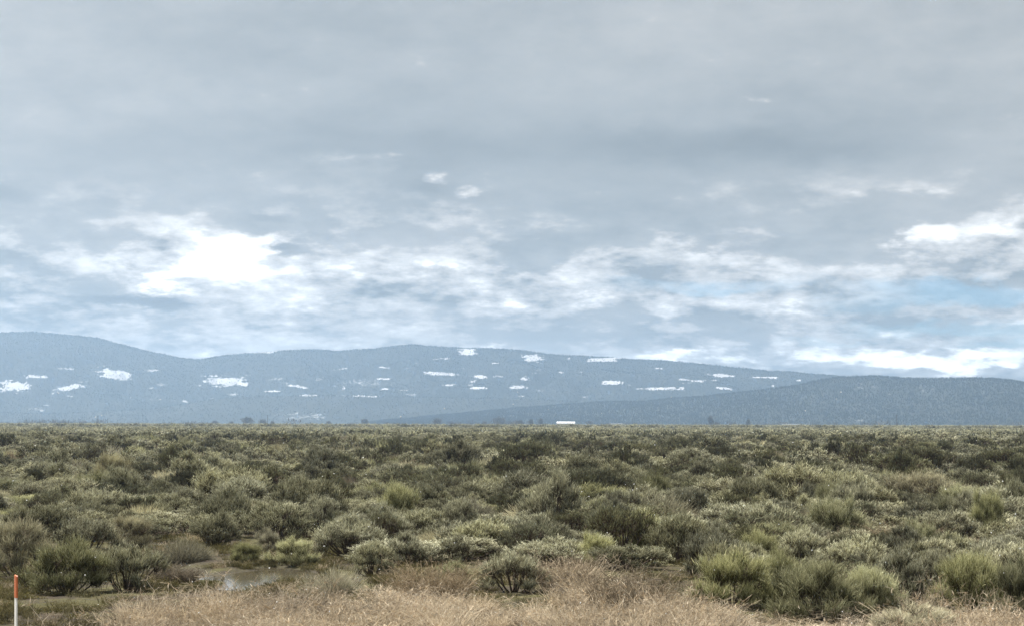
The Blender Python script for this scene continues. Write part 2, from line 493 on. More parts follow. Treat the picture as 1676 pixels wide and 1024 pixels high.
# snow clearings: photo x, y, width, height, tilt (down to the right +), strength
SNOW_FAR = [(25, 632, 50, 20, 0, .8), (60, 615, 50, 6, .06, .7), (107, 603, 46, 8, .1, .5), (190, 612, 54, 16, .12, 1), (112, 634, 60, 12, -.2, .8),
            (55, 668, 25, 10, 0, .45), (245, 657, 60, 22, -.1, .4), (265, 628, 25, 12, 0, .45), (365, 623, 76, 16, .02, .9), (345, 653, 35, 8, 0, .5),
            (382, 645, 16, 5, 0, .5), (432, 576, 46, 4, -.02, .8), (487, 632, 48, 6, .2, .7), (505, 647, 36, 4, .05, .8), (535, 652, 34, 4, .1, .9),
            (597, 650, 46, 6, .03, 1), (640, 651, 30, 3, 0, .6), (605, 658, 14, 4, 0, .7), (565, 602, 14, 4, .1, .6), (522, 618, 26, 10, 0, .45), (563, 634, 7, 8, 0, .7),
            (590, 625, 140, 24, 0, .44), (630, 619, 40, 4, 0, .6), (630, 636, 20, 4, 0, .7), (675, 645, 22, 4, 0, .6), (718, 587, 36, 4, -.08, .6),
            (722, 611, 46, 6, .03, 1), (667, 602, 11, 3, 0, .6), (766, 575, 29, 12, 0, 1.2), (786, 616, 24, 7, 0, 1), (815, 615, 22, 5, 0, .5),
            (783, 634, 26, 4, 0, .9), (870, 585, 36, 14, .1, .85), (931, 586, 5, 4, 0, .8), (984, 588, 54, 6, -.02, 1.1), (950, 608, 22, 4, 0, .5),
            (1078, 602, 14, 3, 0, .6), (858, 619, 24, 6, 0, .9), (850, 632, 32, 7, 0, .8), (852, 648, 18, 3, 0, .6), (957, 649, 16, 5, 0, .5),
            (1000, 625, 28, 8, .05, 1), (1085, 635, 82, 5, 0, .95), (1180, 614, 58, 5, .04, 1), (1250, 617, 60, 3, 0, .7), (1140, 623, 28, 4, 0, .7),
            (1170, 622, 12, 3, 0, .7), (1186, 635, 24, 4, .05, .9), (1268, 618, 20, 4, 0, .9), (1308, 622, 9, 3, 0, .9), (1265, 631, 5, 3, 0, .7), (1294, 630, 5, 3, 0, .7)]
_r = np.random.default_rng(9)
for _ in range(70):                                    # thin broken streaks between the larger clearings
    _x = _r.uniform(-60, 1150); _top = np.interp(_x, [p[0] for p in FAR], [p[1] for p in FAR])
    SNOW_FAR.append((_x, _r.uniform(_top + 22, 672), _r.uniform(8, 34), _r.uniform(2.5, 5), _r.uniform(-.1, .15), _r.uniform(.42, .62)))
SNOW_NEAR = [(1420, 630, 70, 30, 0, .40), (1520, 638, 110, 28, 0, .40), (1350, 648, 130, 28, 0, .36), (1620, 640, 100, 26, 0, .37), (1410, 687, 60, 6, 0, .45),
             (1650, 682, 30, 10, 0, .3), (1440, 645, 150, 22, 0, .37)]
SNOW_FOOT = [(500, 680, 150, 18, 0, .44), (880, 672, 110, 18, 0, .45), (940, 664, 70, 8, -.1, .4), (60, 685, 200, 10, 0, .25)]


def mountain_mats():
    m, nt, out = new_mat('forest_floor')
    sn = attr(nt, 'tint')
    pos = nt.nodes.new('ShaderNodeNewGeometry').outputs['Position']
    n = noise(nt, pos, 0.12, 5, 0.7); n2 = noise(nt, pos, 0.01, 4)
    fac = (sn * 1.15 + (n - 0.5) * 1.15 * sn.step(0.02, 0.3)).step(0.50, 0.60)
    gr = mixc(nt, n2.step(0.35, 0.65), (0.014, 0.017, 0.015), (0.023, 0.025, 0.022))
    principled(nt, out, mixc(nt, fac * (sn.step(0.28, 0.6) * 0.7 + 0.3), gr, (0.34, 0.35, 0.37)), 0.95, 0.1)
    m2, nt, out = new_mat('conifer_needles')
    ti = attr(nt, 'tint')
    principled(nt, out, mixc(nt, ti, (0.012, 0.015, 0.012), (0.018, 0.021, 0.017)), 0.95, 0.1)
    return m, m2


M_FLOOR, M_CONIFER = mountain_mats()


def mountain(name, label, ridge, d_base, d_ridge, step, rows, patches, n_trees, seed, forest_label, power=1.15, tree_h=(8, 15)):
    rx = np.array([p[0] for p in ridge], float); ry = np.array([p[1] for p in ridge], float)
    px = np.concatenate([np.arange(rx[0], -120, 9), np.arange(max(-120, rx[0]), min(1800, rx[-1]), step), np.arange(min(1800, rx[-1]), rx[-1] + 1, 9)])
    # coarser outside the picture
    py = np.interp(px, rx, ry)
    py += (fbm(px * 0.02, px * 0 + seed, 3, seed) - 0.5) * 4
    d = ray(px, py); hor = np.hypot(d[:, 0], d[:, 1])
    dirx, diry = d[:, 0] / hor, d[:, 1] / hor
    slope = d[:, 2] / hor
    T = np.concatenate([np.linspace(0, 1, rows), np.linspace(1.04, 1.5, 8)])
    wob = (fbm(px * 0.004, px * 0 + 2.5, 3, seed + 5) - 0.5) * 0.25
    dr = d_base + (d_ridge - d_base) * (1 + 1.3 * wob)
    D = d_base + (dr[None] - d_base) * T[:, None]
    hr = slope * dr + H_EYE
    prof = np.where(T <= 1, np.clip(T, 0, 1) ** power, 1 - ((T - 1) / 0.5) ** 1.3)
    h = hr[None] * prof[:, None]
    tt = np.clip(T, 0, 1)[:, None]
    gx = px[None] * 0.011; gy = D * 0.003
    h = h + (fbm(gx + gy * 0.3, gy, 5, seed + 9, 0.55) - 0.5) * 190 * (tt * (1 - tt)) * 1.6 * np.clip(hr[None] / 180, 0.1, 1)
    h = np.where(T[:, None] == 0, -3.0, h)
    h[-1] = -3.0
    V = np.stack([dirx[None] * D, diry[None] * D, h], -1)
    qx, qy = project(V)
    sn = np.zeros(h.shape)
    for (cx_, cy_, w, hh, tl, st) in patches:
        ey = (qy - cy_ - (qx - cx_) * tl) / (hh * 0.5); ex = (qx - cx_) / (w * 0.5)
        r = np.maximum(np.abs(ex), np.abs(ey)) * 0.55 + np.hypot(ex, ey) * 0.45
        r = r + (fbm(qx * 0.05, qy * 0.42, 3, seed + 31, 0.6) - 0.5) * 1.5 + (fbm(qx * 0.3, qy * 0.4, 2, seed + 37) - 0.5) * 0.8
        sn = np.maximum(sn, np.clip(1.24 - r * 0.8, 0, 1) * st * (r < 1.6))
    sn[rows:] = 0
    nr, nc = h.shape
    i = (np.arange(nr - 1) * nc)[:, None] + np.arange(nc - 1)[None]
    f = np.stack([i, i + 1, i + nc + 1, i + nc], -1).reshape(-1, 4)
    root = MB(); root.add(V, f, sn.ravel())
    o = root.obj(name, M_FLOOR, None, True); tag(o, label, kind='structure')
    # conifers
    rng = np.random.default_rng(seed)
    c = rng.uniform(0, nc - 1.001, n_trees * 2)
    inframe = (px[c.astype(int)] > -250) & (px[c.astype(int)] < 1930)
    c = c[inframe | (rng.random(len(c)) < 0.35)][:n_trees]
    r = rng.uniform(0.02, 1, len(c)) ** 0.85 * (rows - 1)
    k = int(len(c) * 0.09); r[:k] = (rows - 1) * rng.uniform(0.97, 1.02, k)      # fringe along the crest
    c0 = c.astype(int); r0 = r.astype(int); fc = (c - c0)[:, None]; fr = (r - r0)[:, None]
    def bil(A): return (A[r0, c0] * (1 - fc) + A[r0, c0 + 1] * fc) * (1 - fr) + (A[r0 + 1, c0] * (1 - fc) + A[r0 + 1, c0 + 1] * fc) * fr
    base = bil(V); s = bil(sn[..., None])[:, 0]
    keep = (s < 0.22 + rng.random(len(c)) * 0.5) | (rng.random(len(c)) < 0.28)
    keep &= base[:, 2] > 3
    base = base[keep]; n = len(base)
    th = rng.uniform(*tree_h, n); tr = th * rng.uniform(0.2, 0.32, n)
    an = rng.uniform(0, 6.28, n)[:, None] + np.arange(4)[None] * math.pi / 2
    ring = base[:, None] + np.stack([np.cos(an) * tr[:, None], np.sin(an) * tr[:, None], np.zeros_like(an) + 0.6], -1)
    tip = base + np.stack([np.zeros(n), np.zeros(n), th], -1)
    v = np.concatenate([ring, tip[:, None]], 1)
    b = (np.arange(n) * 5)[:, None]
    q = np.arange(4)[None]
    f = np.stack([b + q, b + (q + 1) % 4, b + 4 + 0 * q], -1).reshape(-1, 3)
    mb = MB(); mb.add(v, f, np.repeat(rng.random(n), 5))
    tag(mb.obj('forest', M_CONIFER), forest_label, 'forest', kind='stuff')
    return o


mountain('mountain_range', 'long forested mountain range with snow clearings', FAR, 4450, 5350, 1.6, 100, SNOW_FAR, 62000, 3,
         'dark hazy conifer forest covering the far snowy mountain range', tree_h=(2.3, 4.2))
mountain('foothill', 'low hazy wooded foothill at the foot of the range', FOOT, 4080, 4380, 2.5, 26, SNOW_FOOT, 9000, 7,
         'hazy conifer wood on the low foothill below the range', tree_h=(2.3, 4))
mountain('hill', 'nearer wooded hill on the right with thin snow between its trees', NEAR, 3450, 4030, 1.8, 60, SNOW_NEAR, 46000, 5,
         'conifer wood with thin snow on the nearer right hill', tree_h=(2.3, 4.5))


# ------------------------------------------------------------------ shrubs: shapes
def unit(v): return v / (np.linalg.norm(v, axis=-1, keepdims=True) + 1e-9)


def gen_lobed(rng, R, H, n_lobes, n_tuft, n_blade, bl, bw, open_=0.0, skirt=0.62, low=0.14, stem=1.0):
    """sagebrush: woody stems fanning out to lobes of upright leafy tufts. returns (foliage, branches)"""
    fo, br = MB(), MB()
    ang = np.arange(n_lobes) * 2.39996 + rng.uniform(0, 6.28)
    rr = R * np.sqrt((np.arange(n_lobes) + 0.4) / n_lobes) * rng.uniform(0.72, 0.98, n_lobes) * 0.86
    lr = R * rng.uniform(0.24, 0.40, n_lobes)
    cz = H * (1 - skirt * (rr / R) ** 2) * rng.uniform(0.66, 1.0, n_lobes) - lr * 0.75
    ell = rng.uniform(0.85, 1.15)
    nl_ = int(n_lobes * low)
    if nl_:                                                            # low skirt of side shoots
        k_ = np.arange(n_lobes - nl_, n_lobes)
        rr[k_] = R * rng.uniform(0.55, 0.92, nl_); lr[k_] *= 0.78; ang[k_] = np.arange(nl_) * 6.283 / nl_ + rng.uniform(-.3, .3, nl_)
        cz[k_] = H * rng.uniform(0.06, 0.24, nl_)
    C = np.stack([rr * np.cos(ang) * ell, rr * np.sin(ang) / ell, np.maximum(cz, 0.09)], -1)
    # main stems
    t = np.linspace(0, 1, 5)
    B0 = np.stack([C[:, 0] * 0.10, C[:, 1] * 0.10, np.full(n_lobes, -0.06)], -1) + rng.normal(0, 0.03, (n_lobes, 3)) * [1, 1, 0]
    mids = B0 * 0.45 + C * 0.55 + rng.normal(0, 0.06 * R, (n_lobes, 3)) - np.array([0, 0, 0.10 * H])
    P = B0[:, None] * ((1 - t) ** 2)[None, :, None] + mids[:, None] * (2 * t * (1 - t))[None, :, None] + C[:, None] * (t ** 2)[None, :, None]
    br.tubes(P, (stem * np.linspace(0.020, 0.008, 5) * rng.uniform(0.7, 1.25, n_lobes)[:, None]))
    # tufts
    L = np.repeat(np.arange(n_lobes), n_tuft); N = len(L)
    dv = unit(rng.normal(0, 1, (N, 3)) * [1, 1, 0.8] + [0, 0, 0.55])
    dv[:, 2] = np.where(dv[:, 2] < -0.25, -dv[:, 2] * 0.6, dv[:, 2])
    outw = unit(C * [1, 1, 0.35] + 1e-4)[L]
    dv = unit(dv + outw * 0.35)
    rad = lr[L] * rng.uniform(0.55, 1.12, N)
    tip = C[L] + dv * rad[:, None] * np.array([1, 1, 0.95])
    tip[:, 2] = np.maximum(tip[:, 2], 0.10 + rng.uniform(0, 0.1, N))
    # twigs
    st = C[L] - dv * 0.03 + rng.normal(0, 0.02, (N, 3)) - [0, 0, 0.05]
    tw = np.stack([st, st * 0.5 + tip * 0.5 + rng.normal(0, 0.02, (N, 3)), tip], 1)
    br.tubes(tw, np.linspace(0.007, 0.003, 3)[None] * rng.uniform(0.8, 1.3, N)[:, None], sides=3)
    # leafy shoots
    keep = rng.random(N) > open_
    T = np.repeat(np.arange(N)[keep], n_blade); M = len(T)
    d = unit(dv[T] * 0.5 + np.array([0, 0, 0.75]) + rng.normal(0, 0.27, (M, 3)))
    s0 = tip[T] + rng.normal(0, 0.032, (M, 3)) - d * (bl * rng.uniform(0.1, 0.9, M))[:, None]
    ln = bl * rng.uniform(0.55, 1.45, M)
    bend = rng.normal(0, 0.14, (M, 3))
    p1 = s0 + d * (ln * 0.55)[:, None]
    p2 = s0 + unit(d + bend) * ln[:, None]
    side = unit(np.cross(d, rng.normal(0, 1, (M, 3))))
    tint = np.clip(np.repeat(rng.uniform(0.1, 0.9, N)[keep], n_blade) + rng.normal(0, 0.18, M), 0, 1)
    keepb = p2[:, 2] > 0.05
    s0, p1, p2, side, tint, M = s0[keepb], p1[keepb], p2[keepb], side[keepb], tint[keepb], int(keepb.sum())
    fo.strands(np.stack([s0, p1, p2], 1), bw * rng.uniform(0.7, 1.3, M), side, np.array([0.55, 1.0, 0.25]), tint)
    return fo, br


def gen_broom(rng, R, H, n, w, n_sub=9, droop=0.0, fan=0.34, start=(0.30, 0.80)):
    """rabbitbrush: several fans of slender upright shoots, each from its own woody stem"""
    fo, br = MB(), MB()
    a = np.arange(n_sub) * 2.39996 + rng.uniform(0, 6.28)
    q = np.sqrt((np.arange(n_sub) + 0.3) / n_sub)
    foot = np.stack([np.cos(a) * q * R * 0.52, np.sin(a) * q * R * 0.52, np.full(n_sub, -0.04)], -1) + rng.normal(0, 0.04, (n_sub, 3)) * [1, 1, 0]
    axis_ = unit(np.stack([np.cos(a) * q * 0.85, np.sin(a) * q * 0.85, np.full(n_sub, 1.0)], -1) + rng.normal(0, 0.14, (n_sub, 3)))
    hs = H * (1 - 0.34 * q ** 2) * rng.uniform(0.60, 1.08, n_sub)
    k = rng.integers(0, n_sub, n)
    d = unit(axis_[k] + rng.normal(0, fan, (n, 3)) * [1, 1, 0.5])
    d[:, 2] = np.maximum(d[:, 2], 0.12)
    cosd = (d * axis_[k]).sum(1)
    ln = hs[k] * (0.55 + 0.45 * cosd ** 2) * rng.uniform(0.70, 1.12, n)
    tip = foot[k] + d * ln[:, None]
    s = rng.uniform(*start, n)
    p0 = foot[k] + d * (ln * s)[:, None] * np.array([0.9, 0.9, 1]) + rng.normal(0, 0.012, (n, 3))
    p0[:, 2] = np.maximum(p0[:, 2], 0.01)
    up = np.array([0, 0, 1.0]) * (H * 0.06 * (1 - droop * 2 * rng.random(n)))[:, None]
    pm = (p0 + tip) / 2 + rng.normal(0, 0.012, (n, 3)) - up * 0.2
    tip = tip + up * 0.6 + rng.normal(0, 0.016, (n, 3))
    side = unit(np.cross(tip - p0, rng.normal(0, 1, (n, 3))))
    tint = np.clip(rng.uniform(0.0, 0.7, n_sub)[k] + rng.uniform(0, 0.35, n), 0, 1)
    fo.strands(np.stack([p0, pm, tip], 1), w * rng.uniform(0.7, 1.4, n), side, np.array([0.7, 1.0, 0.3]), tint)
    m = n_sub * 4
    kk = np.repeat(np.arange(n_sub), 4)
    t = np.linspace(0, 1, 4)
    e = foot[kk] + unit(axis_[kk] + rng.normal(0, 0.22, (m, 3))) * (hs[kk] * rng.uniform(0.45, 0.7, m))[:, None]
    P = (foot[kk] * [0.5, 0.5, 1])[:, None] * (1 - t)[None, :, None] + e[:, None] * t[None, :, None]
    P[:, 1:3] += rng.normal(0, 0.02, (m, 2, 3))
    br.tubes(P, np.linspace(0.011, 0.0035, 4)[None] * rng.uniform(0.7, 1.3, m)[:, None], sides=3)
    return fo, br


def gen_weed(rng, R, H, n, w, spray=1.6):
    """dry weeds and bunch grass: thin wiry stalks that arch and fork"""
    fo = MB()
    a = rng.uniform(0, 6.28, n); r = R * np.sqrt(rng.random(n)) * 0.8
    p0 = np.stack([r * np.cos(a), r * np.sin(a), np.full(n, -0.02)], -1)
    lean = np.stack([np.cos(a), np.sin(a), 0 * a], -1) * rng.uniform(0, 0.55, n)[:, None] + rng.normal(0, 0.22, (n, 3)) * [1, 1, 0]
    ln = H * rng.uniform(0.45, 1.1, n)
    t = np.linspace(0, 1, 5)
    P = p0[:, None] + np.array([0, 0, 1.0]) * (ln[:, None] * t[None] * (1 - 0.25 * rng.random(n)[:, None] * t[None]))[..., None] \
        + lean[:, None] * (ln[:, None] * t[None] ** 1.6)[..., None]
    P[:, 2:] += np.cumsum(rng.normal(0, 0.016, (n, 3, 3)), 1)
    side = unit(np.cross(P[:, -1] - P[:, 0], rng.normal(0, 1, (n, 3))))
    fo.strands(P, w * rng.uniform(0.7, 1.4, n), side, np.array([1, 1, .9, .75, .4]), rng.random(n))
    m = int(n * spray)                                                 # side sprays
    j = rng.integers(0, n, m); kk = rng.integers(2, 5, m)
    q0 = P[j, kk]
    d = unit(rng.normal(0, 1, (m, 3)) + [0, 0, 0.7]) * (H * rng.uniform(0.10, 0.26, m))[:, None]
    q = np.stack([q0, q0 + d * 0.5 + rng.normal(0, 0.008, (m, 3)), q0 + d + rng.normal(0, 0.012, (m, 3))], 1)
    side = unit(np.cross(d, rng.normal(0, 1, (m, 3))))
    fo.strands(q, w * 0.85 * rng.uniform(0.7, 1.3, m), side, np.array([.8, 1, .4]), rng.random(m))
    return fo


# unit shapes: radius 0.6 m, height 0.8 m; scaled when planted
RU, HU = 0.6, 0.8
SHAPES = {}          # kind -> list of (foliage mesh, branch mesh)


def make_shapes():
    rng = np.random.default_rng(21)
    def put(kind, fo, br):
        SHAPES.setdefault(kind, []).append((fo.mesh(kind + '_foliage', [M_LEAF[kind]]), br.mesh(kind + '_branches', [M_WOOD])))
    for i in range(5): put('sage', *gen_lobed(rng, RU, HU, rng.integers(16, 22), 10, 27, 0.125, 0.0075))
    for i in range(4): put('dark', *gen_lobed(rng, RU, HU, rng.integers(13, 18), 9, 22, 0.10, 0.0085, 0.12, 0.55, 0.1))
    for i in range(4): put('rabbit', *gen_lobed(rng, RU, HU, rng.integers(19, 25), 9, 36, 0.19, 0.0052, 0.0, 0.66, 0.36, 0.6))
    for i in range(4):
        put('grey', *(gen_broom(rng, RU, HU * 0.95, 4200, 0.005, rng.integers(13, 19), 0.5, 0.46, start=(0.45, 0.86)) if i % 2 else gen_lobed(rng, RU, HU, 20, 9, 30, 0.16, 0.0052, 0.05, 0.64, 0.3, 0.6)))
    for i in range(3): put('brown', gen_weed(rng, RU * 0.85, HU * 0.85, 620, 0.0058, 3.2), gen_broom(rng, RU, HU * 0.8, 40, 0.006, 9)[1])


make_shapes()
RECORD = {}
KIND_NAME = {'sage': 'sagebrush', 'dark': 'dark_shrub', 'rabbit': 'rabbitbrush', 'grey': 'grey_shrub', 'brown': 'dry_shrub'}
KIND_CAT = {'sage': 'sagebrush', 'dark': 'shrub', 'rabbit': 'rabbitbrush', 'grey': 'shrub', 'brown': 'shrub'}
KIND_GROUP = {'sage': 'sagebrush on the plain', 'dark': 'dark olive shrubs on the plain', 'rabbit': 'rabbitbrush on the plain',
              'grey': 'grey twiggy shrubs on the plain', 'brown': 'dry brown shrubs on the plain'}
PLANTED = []   # x, y, radius
count = {}


def plant(kind, x, y, width, height, label, rng, variant=None, shade=(1, 1, 1)):
    lst = SHAPES[kind]
    c = count.get(kind, 0); count[kind] = c + 1
    fo, br = lst[(c if variant is None else variant) % len(lst)]
    z = float(ground_z(x, y))
    root = empty(KIND_NAME[kind], (x, y, z), rng.uniform(0, 6.28), (width / (2 * RU), width / (2 * RU), height / HU))
    tag(root, label, KIND_CAT[kind], KIND_GROUP[kind])
    for nm, me in (('foliage', fo), ('branches', br)):
        o = bpy.data.objects.new(nm, me); COL.objects.link(o); o.parent = root
        o.color = (*shade, 1)
    PLANTED.append((x, y, width / 2))
    return root


R2 = np.random.default_rng(5)
# ---- shrubs of the front rows: photo x, base y, width, height in photo pixels
FRONT = [
    ('rabbit', 110, 966, 135, 76, 'bright yellow-green rabbitbrush just right of the orange and white stake'),
    ('sage', 205, 962, 116, 76, 'grey-green shrub with dark hollow base against the yellow-green rabbitbrush by the stake'),
    ('grey', 28, 938, 125, 84, 'large grey shrub at the left edge behind the orange and white stake'),
    ('grey', 300, 913, 90, 52, 'grey twiggy shrub standing alone above the left puddle'),
    ('rabbit', 402, 918, 52, 34, 'small round yellow-green rabbitbrush at the left back edge of the puddle'),
    ('rabbit', 482, 920, 74, 42, 'low olive-green rabbitbrush right of the small round one behind the puddle'),
    ('grey', 438, 903, 44, 38, 'small grey shrub between and behind the two low rabbitbrushes at the puddle'),
    ('sage', 570, 909, 108, 60, 'sagebrush with deep black shade beneath, right of the puddle'),
    ('sage', 608, 938, 80, 50, 'short leaning sagebrush with a black hollow, in front of another sagebrush'),
    ('grey', 541, 973, 100, 66, 'grey-green shrub standing alone at the near edge of the puddle ground'),
    ('sage', 668, 924, 84, 50, 'olive sagebrush behind the dry brown shrub in the middle foreground'),
    ('sage', 792, 906, 118, 58, 'broad pale sagebrush with dark underside near the picture centre'),
    ('sage', 838, 966, 112, 66, 'sagebrush with black hollow between the two dry brown shrubs'),
    ('brown', 708, 986, 150, 78, 'wide dry brown shrub in the tan grass, left of centre'),
    ('brown', 930, 962, 130, 68, 'dry brown-grey shrub in front of a small green sagebrush, right of centre'),
    ('rabbit', 972, 928, 72, 48, 'small green rabbitbrush behind the dry shrub right of centre'),
    ('sage', 895, 904, 95, 56, 'pale sagebrush between the broad pale one and the yellow-green group'),
    ('rabbit', 1000, 903, 78, 66, 'yellow-green rabbitbrush, left one of the pair above the dark gap'),
    ('rabbit', 1052, 906, 74, 74, 'yellow-green rabbitbrush, right one of the pair above the dark gap'),
    ('sage', 1112, 919, 105, 72, 'tall pale sagebrush behind the bare ground right of centre'),
    ('rabbit', 1198, 990, 132, 84, 'upright green rabbitbrush at the right end of the tan grass'),
    ('rabbit', 1340, 1008, 160, 88, 'biggest bright yellow-green rabbitbrush in the right foreground'),
    ('rabbit', 1272, 982, 84, 74, 'green rabbitbrush squeezed in left behind the biggest yellow-green one'),
    ('sage', 1468, 990, 118, 84, 'dark based olive sagebrush between two yellow-green rabbitbrushes, right foreground'),
    ('rabbit', 1592, 1004, 118, 98, 'tall yellow-green rabbitbrush second from the right edge in front'),
    ('rabbit', 1668, 1012, 92, 94, 'yellow-green rabbitbrush cut off by the right edge in front'),
    ('sage', 1530, 962, 84, 66, 'grey-green sagebrush behind the olive one in the right foreground'),
    ('sage', 1628, 946, 96, 66, 'pale sagebrush behind the tall yellow-green rabbitbrush at the right'),
    ('sage', 1400, 936, 115, 60, 'pale sagebrush right behind the biggest yellow-green rabbitbrush'),
    ('sage', 1310, 926, 96, 56, 'pale sagebrush up-left behind the biggest yellow-green rabbitbrush'),
    ('rabbit', 1238, 928, 78, 58, 'green-gold rabbitbrush in the second row right of the arched dead stalks'),
    ('brown', 1170, 930, 70, 34, 'low dead shrub with arched stalks beside the bare ground right of centre'),
    ('sage', 1480, 925, 96, 60, 'grey-green sagebrush in the second row above the olive sagebrush'),
    ('sage', 140, 905, 100, 62, 'grey-green sagebrush behind the bright rabbitbrush near the stake'),
    ('grey', 210, 893, 80, 50, 'grey shrub behind the dark based one near the stake'),
    ('sage', 70, 885, 110, 60, 'sagebrush behind the large grey shrub at the left edge'),
    ('sage', 352, 893, 90, 54, 'sagebrush with black shade behind the lone grey shrub'),
    ('sage', 455, 884, 120, 58, 'broad sagebrush with a long black underside behind the puddle'),
    ('sage', 640, 892, 90, 46, 'sagebrush right of the black shaded one beyond the puddle'),
    ('grey', 715, 900, 80, 44, 'grey shrub left of the broad pale sagebrush near the centre'),
    ('rabbit', 745, 960, 60, 40, 'pale green shrub tuft behind the wide dry brown shrub'),
    ('rabbit', 1424, 1002, 96, 76, 'small rabbitbrush touching the right side of the biggest yellow-green one'),
    ('brown', 300, 1022, 150, 64, 'dry brown shrub in the tan grass, the one nearest the marker stake'),
    ('brown', 470, 1018, 150, 66, 'dry brown shrub in the tan grass straight below the puddle'),
    ('brown', 1030, 1004, 150, 84, 'tall dry brown shrub in the tan grass left of the green rabbitbrush'),
    ('brown', 610, 1024, 120, 50, 'low dry brown shrub in the tan grass below the wide dry one'),
    ('grey', 1500, 1046, 150, 56, 'pale grey shrub cut by the bottom edge below the olive sagebrush'),
    ('brown', 290, 950, 90, 34, 'low dry twiggy shrub in front of the left puddle'),
]
for (k, x, y, w, h, lab) in FRONT:
    gx, gy = ground_at(x, y)
    s = float(gy) / F_PX
    plant(k, float(gx), float(gy), w * s * 1.08, h * s * 1.04, lab, R2, None, (1.1, 1.1, 1.08) if k == 'rabbit' else ((1.15, 1.15, 1.12) if 'pale' in lab else (1, 1, 1)))

# ---- larger dark shrubs that stand out further off: photo x, top y, width px, true height m
DARKS = [
    (1195, 757, 84, 1.5, 'dark shrub with bare black limbs, right of centre in the middle distance'),
    (1465, 711, 84, 2.25, 'biggest dark shrub rising above the plain at the right, below the pole'),
    (1508, 718, 52, 2.0, 'dark shrub touching the right side of the biggest dark shrub'),
    (1600, 713, 66, 2.0, 'dark shrub near the right edge breaking the line of the far plain'),
    (1545, 719, 40, 1.8, 'small dark shrub between the two dark groups at the right'),
    (1150, 711, 54, 2.1, 'rounded dark shrub standing out against the far plain right of centre'),
    (1255, 731, 62, 1.8, 'dark shrub down-right of the rounded dark shrub'),
    (1175, 726, 60, 1.8, 'dark shrub just below the rounded dark shrub on the right half'),
    (1470, 740, 118, 1.75, 'wide dark olive shrub below the biggest dark shrub'),
    (1480, 772, 90, 1.4, 'olive shrub in front of the wide dark one on the right'),
    (1660, 766, 64, 1.6, 'dark shrub cut by the right edge in the middle distance'),
    (1370, 765, 70, 1.4, 'dark twiggy shrub left of the wide dark olive shrub'),
    (970, 760, 84, 1.5, 'black shaded shrub just right of the picture centre, middle distance'),
    (1060, 770, 76, 1.5, 'dark limbed shrub between the centre and the bare limbed shrub'),
    (722, 758, 66, 1.5, 'dark shrub left of centre in the middle distance'),
    (830, 748, 66, 1.5, 'brown twiggy shrub at the centre of the middle distance'),
    (476, 707, 38, 2.0, 'dark rounded shrub alone against the far plain, left half'),
    (264, 703, 30, 1.9, 'small dark shrub against the far plain far on the left'),
    (376, 717, 42, 1.9, 'dark shrub between the two dark ones on the far plain, left half'),
    (335, 742, 46, 1.6, 'low black shaded shrub in the left middle distance'),
    (318, 765, 42, 1.4, 'small dark shrub below the low black shaded one on the left'),
    (1050, 722, 66, 1.9, 'dark shrub behind and right of the picture centre, far brush'),
    (880, 718, 76, 1.9, 'dark spreading shrub behind the picture centre, far brush'),
    (960, 715, 90, 1.95, 'wide dark shrub clump far back right of the centre'),
    (622, 714, 50, 1.9, 'dark shrub far back left of the centre'),
    (540, 733, 60, 1.7, 'dark olive shrub left of centre in the far brush'),
    (245, 748, 60, 1.5, 'dark olive shrub in the left quarter of the middle distance'),
    (1590, 745, 70, 1.7, 'dark shrub below the one near the right edge'),
    (25, 698, 40, 1.95, 'hazy dark shrub at the left edge of the far plain'),
    (545, 745, 60, 1.5, 'black hollowed shrub left of centre, middle distance'),
]
for (x, ty, w, h, lab) in DARKS:
    d = ray(float(x), float(ty)); sl = -d[2] / d[1]
    h *= 0.84
    gy = (H_EYE - h) / sl; gx = d[0] / d[1] * gy
    plant('dark', gx, gy, w * gy / F_PX * 1.05, h, lab, R2)

# ---- the rest of the brush, thinning with distance
def front_limit(px):
    return np.interp(px, [0, 250, 500, 650, 900, 1100, 1160, 1250, 1676], [888, 882, 882, 918, 932, 935, 955, 975, 988])


